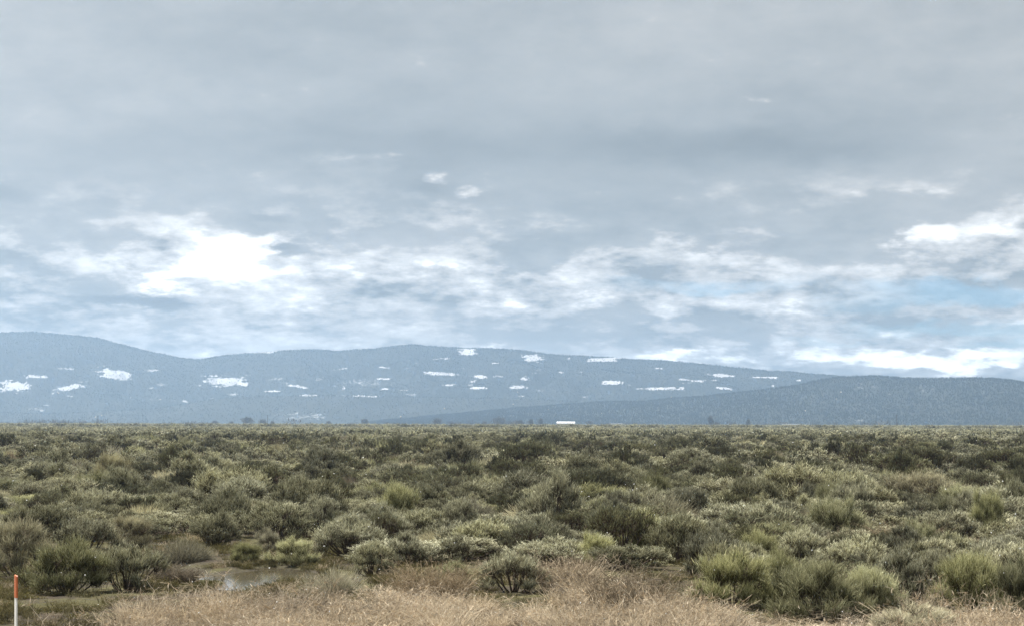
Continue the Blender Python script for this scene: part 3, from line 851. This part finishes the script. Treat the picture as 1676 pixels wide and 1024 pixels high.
def scatter():
    rng = np.random.default_rng(77)
    bands = [(36, 75, 1.28, 0.93), (75, 150, 1.95, 0.9), (150, 320, 2.7, 0.88), (320, 700, 2.3, 0.8), (700, 1500, 4.2, 0.85), (1500, 2250, 7.0, 0.8)]
    out = []
    for (y0, y1, cell, prob) in bands:
        hw = y1 * 0.36 + 2
        xs = np.arange(-hw, hw, cell); ys = np.arange(y0, y1, cell)
        X, Y = np.meshgrid(xs, ys); X = X.ravel(); Y = Y.ravel()
        X = X + rng.uniform(-.5, .5, len(X)) * cell; Y = Y + rng.uniform(-.5, .5, len(Y)) * cell
        k = (np.abs(X) < Y * 0.36 + 2) & (rng.random(len(X)) < prob)
        out.append(np.stack([X[k], Y[k], np.full(k.sum(), cell)], -1))
    A = np.concatenate(out)
    px, py = project(np.stack([A[:, 0], A[:, 1], np.zeros(len(A))], -1))
    k = py < front_limit(np.clip(px, 0, 1676))
    A, px, py = A[k], px[k], py[k]
    L = np.array(PLANTED)
    near = A[:, 1] < 420
    ok = np.ones(len(A), bool)
    dd = np.hypot(A[near, None, 0] - L[None, :, 0], A[near, None, 1] - L[None, :, 1]) - L[None, :, 2] * 0.95
    ok[near] = (dd > 0.10).all(1)
    A, px, py = A[ok], px[ok], py[ok]
    n = len(A)
    pat = fbm(A[:, 0] * 0.045, A[:, 1] * 0.028, 3, 51)
    pat2 = fbm(A[:, 0] * 0.12, A[:, 1] * 0.09, 3, 61)
    darkp = 0.13 + 0.42 * np.clip((pat - 0.45) * 4, 0, 1) * np.interp(py, [706, 722, 740, 810, 870], [0.0, 0.6, 1, .8, .25]) + \
        0.16 * np.interp(px, [500, 1000], [0, 1]) * np.interp(py, [720, 760, 810, 850], [0.5, 1, 1, 0])
    darkp = darkp * np.interp(py, [703, 718], [0.15, 1])
    u = rng.random(n)
    kind = np.where(u < darkp, 1, 0)
    v = rng.random(n)
    kind = np.where((kind == 0) & (v < np.clip((pat2 - 0.45) * 1.5, 0.04, 0.28)), 2, kind)
    kind = np.where((kind == 0) & (v > 0.90), 3, kind)
    kind = np.where((kind == 0) & (v > 0.87), 4, kind)
    w = rng.lognormal(0.0, 0.30, n) * np.interp(A[:, 1], [40, 70, 150, 320, 700, 2000], [1.15, 1.5, 1.95, 2.5, 3.4, 6.0])
    h = 1.06 * rng.lognormal(0.0, 0.30, n) * np.interp(A[:, 1], [40, 70, 150, 320, 700, 2000], [0.66, 0.82, 0.98, 1.1, 1.2, 1.5]) * (w / np.median(w)) ** 0.25 * np.where(kind == 1, 1.08, 1.0)
    h = np.where(A[:, 1] > 900, h * rng.lognormal(-0.05, 0.38, n), h)
    h = np.minimum(h, np.where(A[:, 1] > 900, 3.2, 1.9))
    return A, px, py, kind, w, h, rng


A, PXs, PYs, KI, WI, HI, RS = scatter()
KINDS5 = ['sage', 'dark', 'rabbit', 'grey', 'brown']
# nearest in-frame ones become individuals
inframe = (PXs > -30) & (PXs < 1706)
score = np.where(inframe, WI * HI / A[:, 1] ** 2, 0)
n_ind = 217
order = np.argsort(-score)[:n_ind]
LOOK = {'sage': ['pale grey-green sagebrush', 'soft sage-green sagebrush', 'feathery sagebrush'], 'dark': ['dark olive shrub', 'dark woody shrub'],
        'rabbit': ['yellow-green rabbitbrush', 'green-gold rabbitbrush'], 'grey': ['grey twiggy shrub'], 'brown': ['dry brown shrub']}
used = {}
_ONES = 'zero one two three four five six seven eight nine ten eleven twelve thirteen fourteen fifteen sixteen seventeen eighteen nineteen'.split()
_TENS = 'x x twenty thirty forty fifty sixty seventy eighty ninety'.split()


def say(v):
    v = min(99, int(round(v)))
    if v < 20: return _ONES[v]
    return _TENS[v // 10] + ('-' + _ONES[v % 10] if v % 10 else '')


is_ind = np.zeros(len(A), bool)
for q in order:
    is_ind[q] = True
    k = KINDS5[KI[q]]
    tx, ty = project(np.array([A[q, 0], A[q, 1], HI[q] * 0.6]))
    tx = min(max(float(tx), 6), 1670)
    size = 'wide ' if WI[q] > 1.5 else ('small ' if WI[q] < 0.95 else '')
    look = LOOK[k][int(q) % len(LOOK[k])]
    lab = f'{size}{look} {say(tx / 16.76)} percent across and {say(float(ty) / 10.24)} percent down the picture'
    if lab in used: lab = lab.replace(look, 'rounded ' + look)
    if lab in used: lab = lab.replace('rounded', 'upright')
    used[lab] = 1
    plant(k, float(A[q, 0]), float(A[q, 1]), float(WI[q]), float(HI[q]), lab, RS)


# ---- instanced mass of brush and grass
def instancer(name, protos, pts, rotz, scl, idx, label, cat):
    coll = bpy.data.collections.new(name + '_shapes')
    for i, me in enumerate(protos):
        coll.objects.link(bpy.data.objects.new(f'{name}_shape_{i:03d}', me))
    me = bpy.data.meshes.new(name)
    me.vertices.add(len(pts)); me.vertices.foreach_set('co', np.asarray(pts, np.float32).ravel())
    a = me.attributes.new('rot', 'FLOAT_VECTOR', 'POINT')
    a.data.foreach_set('vector', np.stack([0 * rotz, 0 * rotz, rotz], -1).astype(np.float32).ravel())
    a = me.attributes.new('scl', 'FLOAT_VECTOR', 'POINT'); a.data.foreach_set('vector', np.asarray(scl, np.float32).ravel())
    a = me.attributes.new('idx', 'INT', 'POINT'); a.data.foreach_set('value', np.asarray(idx, np.int32))
    o = bpy.data.objects.new(name, me); COL.objects.link(o)
    ng = bpy.data.node_groups.new(name, 'GeometryNodeTree')
    ng.interface.new_socket('Geometry', in_out='INPUT', socket_type='NodeSocketGeometry')
    ng.interface.new_socket('Geometry', in_out='OUTPUT', socket_type='NodeSocketGeometry')
    gi = ng.nodes.new('NodeGroupInput'); go = ng.nodes.new('NodeGroupOutput')
    ci = ng.nodes.new('GeometryNodeCollectionInfo'); ci.inputs['Collection'].default_value = coll
    ci.inputs['Separate Children'].default_value = True; ci.inputs['Reset Children'].default_value = True
    ip = ng.nodes.new('GeometryNodeInstanceOnPoints'); ip.inputs['Pick Instance'].default_value = True
    def na(nm, ty):
        n = ng.nodes.new('GeometryNodeInputNamedAttribute'); n.data_type = ty; n.inputs[0].default_value = nm
        return n.outputs[0]
    er = ng.nodes.new('FunctionNodeEulerToRotation')
    ng.links.new(na('rot', 'FLOAT_VECTOR'), er.inputs[0])
    ng.links.new(gi.outputs[0], ip.inputs['Points']); ng.links.new(ci.outputs[0], ip.inputs['Instance'])
    ng.links.new(na('idx', 'INT'), ip.inputs['Instance Index'])
    ng.links.new(er.outputs[0], ip.inputs['Rotation']); ng.links.new(na('scl', 'FLOAT_VECTOR'), ip.inputs['Scale'])
    ng.links.new(ip.outputs[0], go.inputs[0])
    md = o.modifiers.new('scatter', 'NODES'); md.node_group = ng
    tag(o, label, cat, kind='stuff')
    return o


def joined(fo, br, kind, name):
    br.m = [np.ones_like(q) for q in br.m]
    for v, f, m, t, a in zip(br.v, br.f, br.m, br.ti, br.al):
        f2 = f.copy()
        neg = f2 < 0
        f2 = f2 + fo.n; f2[neg] = -1
        fo.v.append(v); fo.f.append(f2); fo.m.append(m); fo.ti.append(t); fo.al.append(a)
    fo.n += br.n
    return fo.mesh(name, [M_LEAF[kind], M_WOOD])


def brush_mass():
    rng = np.random.default_rng(91)
    protos, table = [], {}
    for lod in range(3):
        for ki, k in enumerate(KINDS5):
            for r in range(3 if lod < 2 else 2):
                mul = [0.62, 0.24, 0.045][lod]; wd = [1.25, 2.1, 5.0][lod]
                if k in ('sage', 'dark'):
                    nt_ = max(3, int(11 * mul ** 0.5)); nb = max(2, int(26 * mul ** 0.5)); nl = [17, 14, 9][lod]
                    fo, br = gen_lobed(rng, RU, HU, nl, nt_, nb, 0.10 * (1, 1.15, 1.9)[lod], 0.0085 * wd, 0.1 if k == 'dark' else 0)
                else:
                    fo, br = gen_broom(rng, RU, HU, int(3000 * mul), 0.0062 * wd, 10)
                table.setdefault((lod, ki), []).append(len(protos))
                protos.append(joined(fo, br, k, 'brush_shape'))
    m = ~is_ind
    x, y = A[m, 0], A[m, 1]
    lod = np.where(y < 110, 0, np.where(y < 300, 1, 2))
    idx = np.array([table[(l, k)][int(r * len(table[(l, k)]))] for l, k, r in zip(lod, KI[m], rng.random(m.sum()))])
    pts = np.stack([x, y, ground_z(x, y)], -1)
    scl = np.stack([WI[m] / (2 * RU), WI[m] / (2 * RU), HI[m] / HU], -1)
    instancer('sagebrush_expanse', protos, pts, rng.uniform(0, 6.28, m.sum()), scl, idx,
              'dense grey-green brush covering the plain back to the far edge', 'brush')


brush_mass()


def in_tan(px, py):
    lim = np.interp(px, [0, 150, 185, 230, 330, 420, 520, 560, 640, 720, 800, 900, 960, 1040, 1110, 1150, 1230, 1400, 1676],
                    [1075, 1070, 1048, 1020, 1012, 990, 1000, 1000, 985, 1000, 1003, 1003, 985, 985, 1005, 1024, 1026, 1026, 1028])
    return py > lim


def grasses():
    rng = np.random.default_rng(131)
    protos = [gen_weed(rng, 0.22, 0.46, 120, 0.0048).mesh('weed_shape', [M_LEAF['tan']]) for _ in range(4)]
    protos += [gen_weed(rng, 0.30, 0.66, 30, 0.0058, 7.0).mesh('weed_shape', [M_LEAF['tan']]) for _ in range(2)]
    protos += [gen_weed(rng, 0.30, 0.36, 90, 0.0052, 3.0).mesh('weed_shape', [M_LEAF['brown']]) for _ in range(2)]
    n = 9000
    x = rng.uniform(-11, 11, n); y = rng.uniform(22.5, 37, n)
    px, py = project(np.stack([x, y, 0 * x], -1))
    thin = fbm(x * 0.9, y * 0.7, 3, 8)
    k = in_tan(px + rng.normal(0, 14, n), py + rng.normal(0, 6, n)) & (rng.random(n) < np.clip((thin - 0.44) * 5.0, 0.02, 0.66)) & (pud_field(x, y) > 1.2)
    L = np.array(PLANTED)
    dd = np.hypot(x[:, None] - L[None, :, 0], y[:, None] - L[None, :, 1]) - L[None, :, 2] * 0.8
    k &= (dd > 0).all(1)
    x, y = x[k], y[k]; n = len(x)
    hs = rng.uniform(0.62, 1.12, n) * (0.10 + 1.45 * fbm(x * 0.85, y * 0.6, 3, 9) ** 1.2)
    hs *= np.interp(project(np.stack([x, y, 0 * x], -1))[0], [1100, 1200], [1, 0.85])
    ws = rng.uniform(0.8, 1.35, n)
    instancer('dry_grass', protos, np.stack([x, y, ground_z(x, y)], -1), rng.uniform(0, 6.28, n), np.stack([ws, ws, hs], -1), rng.integers(0, 8, n),
              'pinkish tan dry grass and weeds along the bottom of the picture', 'dry grass')
    # short turf and straw over the open ground
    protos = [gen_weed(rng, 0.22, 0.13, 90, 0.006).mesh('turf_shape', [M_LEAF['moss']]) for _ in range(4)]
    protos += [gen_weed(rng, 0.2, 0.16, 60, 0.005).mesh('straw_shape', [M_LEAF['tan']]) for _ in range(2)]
    n = 17000
    x = rng.uniform(-13, 13, n); y = rng.uniform(22, 52, n)
    pat = fbm(x * 0.8, y * 0.5, 4, 77)
    k = (rng.random(n) < np.clip((pat - 0.43) * 3.5, 0.03, 0.8)) & ((ground_z(x, y) > -0.08) | (rng.random(n) < 0.14))
    k &= ~((project(np.stack([x, y, 0 * x], -1))[0] < 250) & (rng.random(n) < 0.2))
    x, y, pat = x[k], y[k], pat[k]; n = len(x)
    idx = np.where(rng.random(n) < 0.10, rng.integers(4, 6, n), rng.integers(0, 4, n))
    s = rng.uniform(0.6, 1.3, n)
    instancer('short_turf', protos, np.stack([x, y, ground_z(x, y)], -1), rng.uniform(0, 6.28, n), np.stack([s, s, s * rng.uniform(0.5, 1.2, n)], -1), idx,
              'short mossy turf and straw on the open ground between the shrubs', 'turf')


grasses()


# ------------------------------------------------------------------ marker stake
def stake():
    gy = 26.2
    d = ray(31.0, 940.0); gx = d[0] / d[1] * gy
    top = H_EYE + d[2] / d[1] * gy
    s = gy / F_PX
    z0 = float(ground_z(gx, gy))
    root = empty('marker_stake', (gx - 0.022, gy, z0)); root.rotation_euler = (0.02, math.radians(1.9), -1.15)
    tag(root, 'white marker stake with orange top at the lower left edge', 'stake')
    hgt = top - z0
    w, t = 18.0 * s, 0.012
    cut = hgt - 36 * s
    def strip(z_a, z_b, grow, cap):
        # shallow channel section, a flexible post
        n = 7; u = np.linspace(-1, 1, n)
        sx = u * (w / 2 + grow); sy = -0.010 * (1 - u ** 2)
        zs = [z_a, z_b] if not cap else [z_a, z_b - 0.012, z_b]
        v = []
        for i, z in enumerate(zs):
            sh = 0.72 if cap and i == 2 else 1.0
            v.append(np.stack([sx * sh, sy - t / 2 - grow, np.full(n, z)], -1)); v.append(np.stack([sx * sh, sy + t / 2 + grow, np.full(n, z)], -1))
        V = np.concatenate(v); f = []
        for i in range(len(zs) - 1):
            a, b = i * 2 * n, (i + 1) * 2 * n
            for j in range(n - 1):
                f.append([a + j, a + j + 1, b + j + 1, b + j]); f.append([a + n + j + 1, a + n + j, b + n + j, b + n + j + 1])
            f.append([a + n, a, b, b + n]); f.append([a + n - 1, a + 2 * n - 1, b + 2 * n - 1, b + n - 1])
        e = (len(zs) - 1) * 2 * n
        for j in range(n - 1): f.append([e + j, e + j + 1, e + n + j + 1, e + n + j]); f.append([j + 1, j, n + j, n + j + 1])
        mb = MB(); mb.add(V, f); return mb
    m, nt, out = new_mat('weathered_white_plastic')
    oc = nt.nodes.new('ShaderNodeTexCoord').outputs['Object']
    mp = nt.nodes.new('ShaderNodeMapping'); mp.inputs['Scale'].default_value = (40, 40, 6); nt.links.new(oc, mp.inputs[0])
    n = noise(nt, mp.outputs[0], 1.5, 5)
    principled(nt, out, mixc(nt, n.step(0.48, 0.75), (0.84, 0.83, 0.80), (0.48, 0.44, 0.37)), 0.5, 0.4)
    m2, nt, out = new_mat('faded_orange_sheeting')
    oc = nt.nodes.new('ShaderNodeTexCoord').outputs['Object']
    n = noise(nt, oc, 60, 4)
    principled(nt, out, mixc(nt, n.step(0.35, 0.7), (0.62, 0.16, 0.045), (0.42, 0.13, 0.06)), 0.55, 0.4)
    strip(-0.3, hgt - 0.004, 0.0, False).obj('post', m, root)
    strip(cut, hgt, 0.0025, True).obj('orange_band', m2, root)


stake()


# ------------------------------------------------------------------ far things on the plain
def plain_mat(name, c1, c2, scale=1.0, rough=0.8):
    m, nt, out = new_mat(name)
    oc = nt.nodes.new('ShaderNodeTexCoord').outputs['Object']
    principled(nt, out, mixc(nt, noise(nt, oc, scale, 4).step(0.35, 0.65), c1, c2), rough, 0.2)
    return m


M_BARK = plain_mat('grey_bark', (0.10, 0.085, 0.07), (0.16, 0.14, 0.115), 2.0)
M_TWIG = plain_mat('bare_twigs', (0.085, 0.078, 0.066), (0.13, 0.118, 0.098), 0.5)
M_POLE = plain_mat('weathered_pole_wood', (0.05, 0.04, 0.032), (0.08, 0.065, 0.05), 3.0)
M_WHITE = plain_mat('white_sheet_metal', (0.60, 0.61, 0.62), (0.52, 0.53, 0.54), 0.6, 0.5)
M_DARKW = plain_mat('dark_opening', (0.03, 0.03, 0.035), (0.05, 0.05, 0.05), 1.0, 0.4)
M_GLASSY = plain_mat('insulator_glaze', (0.12, 0.13, 0.13), (0.2, 0.2, 0.2), 4.0, 0.2)


def spot(px, dist):
    d = ray(float(px), 694.0)
    return d[0] / d[1] * dist, dist


def tree(px, top, w, dist, label, seed, slim=False):
    rng = np.random.default_rng(seed)
    x, y = spot(px, dist)
    ty = ray(float(px), float(top)); H = H_EYE + ty[2] / ty[1] * dist
    R = w / 2 * dist / F_PX
    root = empty('bare_tree', (x, y, -0.1)); tag(root, label, 'tree', 'bare trees along the far edge of the plain')
    tr = MB()
    n = 13
    t = np.linspace(0, 1, 5)
    trunk = np.stack([rng.normal(0, 0.1, 5), rng.normal(0, 0.1, 5), t * H * 0.62], -1)[None]
    tr.tubes(trunk, np.linspace(0.035 * H, 0.014 * H, 5)[None], sides=6)
    a = rng.uniform(0, 6.28, n); zb = rng.uniform(0.18, 0.55, n) * H
    e = np.stack([np.cos(a) * R * rng.uniform(.4, .85, n), np.sin(a) * R * rng.uniform(.4, .85, n), H * rng.uniform(0.5, 0.92, n)], -1)
    s = np.stack([0 * a, 0 * a, zb], -1)
    P = s[:, None] * (1 - t)[None, :, None] + e[:, None] * t[None, :, None]
    P[:, 1:4] += rng.normal(0, 0.03 * H, (n, 3, 3))
    tr.tubes(P, np.linspace(0.014 * H, 0.004 * H, 5)[None].repeat(n, 0), sides=4)
    tr.obj('trunk', M_BARK, root)
    cr = MB(); m = 2600
    d = unit(rng.normal(0, 1, (m, 3))); rad = rng.random(m) ** 0.45
    lob = 0.8 + 0.35 * np.sin(np.arctan2(d[:, 1], d[:, 0]) * 3 + seed) * np.cos(d[:, 2] * 4 + seed)
    c = d * (rad * lob)[:, None] * np.array([R, R, H * 0.40]) + [0, 0, H * 0.60]
    g = unit(d + [0, 0, 0.5] + rng.normal(0, 0.4, (m, 3)))
    ln = H * rng.uniform(0.05, 0.11, m)
    side = unit(np.cross(g, rng.normal(0, 1, (m, 3))))
    cr.strands(np.stack([c, c + g * ln[:, None]], 1), H * 0.022 * rng.uniform(0.6, 1.6, m), side, np.array([1, 0.5]), rng.random(m))
    cr.obj('crown', M_TWIG, root)


TREES = [(405, 681, 24, 'wide hazy bare tree, largest on the left of the far plain edge'),
         (430, 685, 15, 'smaller hazy tree touching the right side of the largest left tree'),
         (352, 687, 10, 'small hazy tree left of the largest left tree on the far plain edge'),
         (379, 688, 9, 'tiny hazy tree just left of the largest left tree'),
         (446, 688, 8, 'tiny hazy tree beside the thin pole left of centre'),
         (538, 688, 11, 'low hazy tree alone between the left trees and the centre'),
         (597, 684, 15, 'hazy tree standing alone left of centre on the far plain edge'),
         (632, 690, 9, 'tiny hazy tree right of the lone tree left of centre'),
         (716, 683, 17, 'rounded hazy tree, first of the pair left of the centre'),
         (738, 688, 12, 'lower hazy tree right of the rounded one left of the centre'),
         (818, 681, 25, 'biggest dome shaped hazy tree near the picture centre'),
         (793, 688, 9, 'small hazy tree left of the biggest dome shaped tree'),
         (851, 686, 12, 'small hazy tree right of the biggest dome shaped tree'),
         (869, 685, 8, 'narrow hazy tree between the dome shaped tree and the white building'),
         (885, 684, 9, 'narrow pointed hazy tree next left of the white building'),
         (965, 688, 14, 'low hazy tree right of the white building'),
         (1163, 680, 9, 'tall narrow hazy tree on the right half of the far plain edge'),
         (1225, 685, 7, 'slim hazy tree right of the tall narrow one'),
         (108, 691, 9, 'tiny hazy tree left of the leftmost thin pole')]
for i, (px, top, w, lab) in enumerate(TREES):
    tree(px, top, w, 2330 + 50 * (i % 4), lab, 300 + i)


def thicket():
    """low willow scrub along the far edge of the plain, seen as one faint uneven band"""
    rng = np.random.default_rng(515)
    n = 5200
    px = rng.uniform(-300, 1976, n); y = rng.uniform(2000, 3020, n)
    d = ray(px, np.full(n, 694.0)); x = d[:, 0] / d[:, 1] * y
    dens = fbm(px * 0.012, y * 0.004, 4, 88)
    k = rng.random(n) < np.clip((dens - 0.42) * 4.5, 0.03, 0.9)
    x, y, dens = x[k], y[k], dens[k]; n = len(x)
    H = rng.lognormal(0, 0.35, n) * (1.5 + 8.0 * np.clip(dens - 0.45, 0, 0.3)); R = H * rng.uniform(0.7, 1.5, n)
    m = 46
    dd = unit(rng.normal(0, 1, (n, m, 3))); rad = rng.random((n, m, 1)) ** 0.5
    c = dd * rad * np.stack([R, R, H * 0.5], -1)[:, None] + np.stack([x, y, H * 0.5], -1)[:, None]
    g = unit(dd + np.array([0, 0, 0.8])) * (H * 0.28)[:, None, None]
    P = np.stack([c, c + g], 2).reshape(-1, 2, 3)
    mb = MB(); mb.strands(P, np.repeat(H * 0.11, m), unit(np.cross(g.reshape(-1, 3), rng.normal(0, 1, (n * m, 3)))), np.array([1, 0.6]), rng.random(n * m))
    tag(mb.obj('thicket', M_TWIG), 'faint band of low bare scrub along the foot of the hills', 'scrub', kind='stuff')


thicket()


def pole(px, top, dist, label):
    x, y = spot(px, dist)
    ty = ray(float(px), float(top)); H = H_EYE + ty[2] / ty[1] * dist
    root = empty('utility_pole', (x, y, 0)); tag(root, label, 'utility pole', 'wooden utility poles')
    mb = MB(); P = np.array([[[0, 0, -1], [0.02, 0, H * 0.5], [0, 0, H]]], float); mb.tubes(P, np.array([[0.26, 0.22, 0.17]]), sides=8); mb.obj('shaft', M_POLE, root)
    mb = MB(); mb.box((0, -0.22, H - 0.6), (2.2, 0.11, 0.13)); mb.obj('crossarm', M_POLE, root)
    for q in (-0.95, 0.0, 0.95):
        mb = MB(); mb.tubes(np.array([[[q, -0.22, H - 0.54], [q, -0.22, H - 0.45], [q, -0.22, H - 0.3]]], float), np.array([[0.04, 0.07, 0.03]]), sides=6)
        mb.obj('insulator', M_GLASSY, root)


pole(1468, 678, 1500, 'dark utility pole standing above the brush at the right')
pole(438, 678, 1900, 'faint utility pole among hazy trees, left half')
pole(160, 679, 1950, 'faint utility pole furthest left on the far plain')


M_WALL = plain_mat('weathered_tan_siding', (0.36, 0.34, 0.30), (0.30, 0.28, 0.25), 0.4)
M_ROOF2 = plain_mat('dull_roof_metal', (0.10, 0.105, 0.11), (0.08, 0.085, 0.09), 0.4)
M_DOOR = plain_mat('brown_door', (0.22, 0.20, 0.17), (0.18, 0.16, 0.14), 0.7)


def building(px, top, wpx, hpx, dist, label, rot=0.0, roofm=None):
    x, y = spot(px, dist)
    s = dist / F_PX
    L = wpx * s; ty = ray(float(px), float(top)); H = H_EYE + ty[2] / ty[1] * dist
    root = empty('long_building', (x, y, 0), rot); tag(root, label, 'building')
    Dp = max(9.0, L * 0.3); eave = max(1.8, H - hpx * s)
    mb = MB(); mb.box((0, 0, eave / 2 - 0.2), (L * 0.985, Dp * 0.94, eave + 0.4)); mb.obj('wall', roofm or M_WALL, root)
    v = [[-L / 2, -Dp / 2, eave], [L / 2, -Dp / 2, eave], [L / 2, 0, H], [-L / 2, 0, H], [-L / 2, Dp / 2, eave], [L / 2, Dp / 2, eave]]
    v = v + [[a, b, c + 0.12] for a, b, c in v]
    f = [[6, 7, 8, 9], [9, 8, 11, 10], [0, 3, 2, 1], [3, 4, 5, 2], [0, 1, 7, 6], [4, 10, 11, 5], [0, 6, 9, 3], [3, 9, 10, 4], [1, 2, 8, 7], [2, 5, 11, 8]]
    mb = MB(); mb.add(v, f); mb.obj('roof', roofm or M_WHITE, root)
    mb = MB(); mb.box((L * 0.2, -Dp * 0.47 - 0.03, 1.5), (3.4, 0.1, 3.0)); mb.obj('door', M_DOOR, root)
    for q in (-0.35, -0.15, 0.38):
        mb = MB(); mb.box((L * q, -Dp * 0.47 - 0.03, 1.7), (1.2, 0.1, 0.9)); mb.obj('window', M_DARKW, root)


building(926, 689.2, 30, 2.8, 2000, 'long white roofed building right of the centre on the far plain')
building(1008, 692.0, 22, 1.6, 2300, 'faint pale low building right of the long white roofed one', 0, M_ROOF2)
building(1294, 693.0, 30, 1.8, 2400, 'faint pale long shed below the wooded hill on the right', 0, M_ROOF2)


# ------------------------------------------------------------------ a few falling snowflakes
def flakes():
    rng = np.random.default_rng(404)
    n = 150
    px = rng.uniform(-150, 1826, n); py = rng.uniform(640, 1060, n); d = rng.uniform(9, 26, n)
    v = ray(px, py); p = v / v[:, 1:2] * d[:, None] + [0, 0, H_EYE]
    p = p[p[:, 2] > 0.25]; d = p[:, 1]; n = len(p)
    size = rng.uniform(0.0022, 0.0042, n) * np.clip(d / 14, 0.8, 1.5)
    ico = unit(np.array([[0, 1, 1.618], [0, -1, 1.618], [0, 1, -1.618], [0, -1, -1.618], [1, 1.618, 0], [-1, 1.618, 0], [1, -1.618, 0], [-1, -1.618, 0],
                         [1.618, 0, 1], [-1.618, 0, 1], [1.618, 0, -1], [-1.618, 0, -1]], float))
    F = np.array([[0, 1, 8], [0, 8, 4], [0, 4, 5], [0, 5, 9], [0, 9, 1], [1, 6, 8], [8, 6, 10], [8, 10, 4], [4, 10, 2], [4, 2, 5], [5, 2, 11], [5, 11, 9],
                  [9, 11, 7], [9, 7, 1], [1, 7, 6], [3, 6, 7], [3, 10, 6], [3, 2, 10], [3, 11, 2], [3, 7, 11]])
    V = p[:, None] + ico[None] * size[:, None, None] * rng.uniform(0.7, 1.3, (n, 12, 1)) * rng.uniform(0.7, 1.3, (n, 1, 3))
    mb = MB(); mb.add(V, (F[None] + (np.arange(n) * 12)[:, None, None]).reshape(-1, 3))
    m, nt, out = new_mat('snowflake')
    principled(nt, out, (0.9, 0.91, 0.93), 0.6, 0.3)
    tag(mb.obj('falling_snow', m), 'sparse white snowflakes drifting in the air before the brush', 'snowflakes', kind='stuff')


flakes()


# ------------------------------------------------------------------ haze
def haze():
    lo, hi = np.array([-7700, -4300, -4.5]), np.array([7700, 7600, 0.0])
    hi[2] = max((o.matrix_world @ Vector(c)).z for o in scene.objects if o.type == 'MESH' and o.name.startswith(('mountain_range', 'forest', 'hill')) for c in o.bound_box) + 12
    mb = MB(); mb.box((lo + hi) / 2, hi - lo)
    m, nt, out = new_mat('haze_air')
    v = nt.nodes.new('ShaderNodeVolumePrincipled')
    v.inputs['Color'].default_value = (0.50, 0.715, 1.0, 1); v.inputs['Density'].default_value = HAZE_DENSITY
    v.inputs['Anisotropy'].default_value = 0.78
    nt.links.new(v.outputs[0], out.inputs['Volume'])
    tag(mb.obj('haze', m), 'pale blue haze over the plain and hills', 'haze', kind='stuff')


haze()
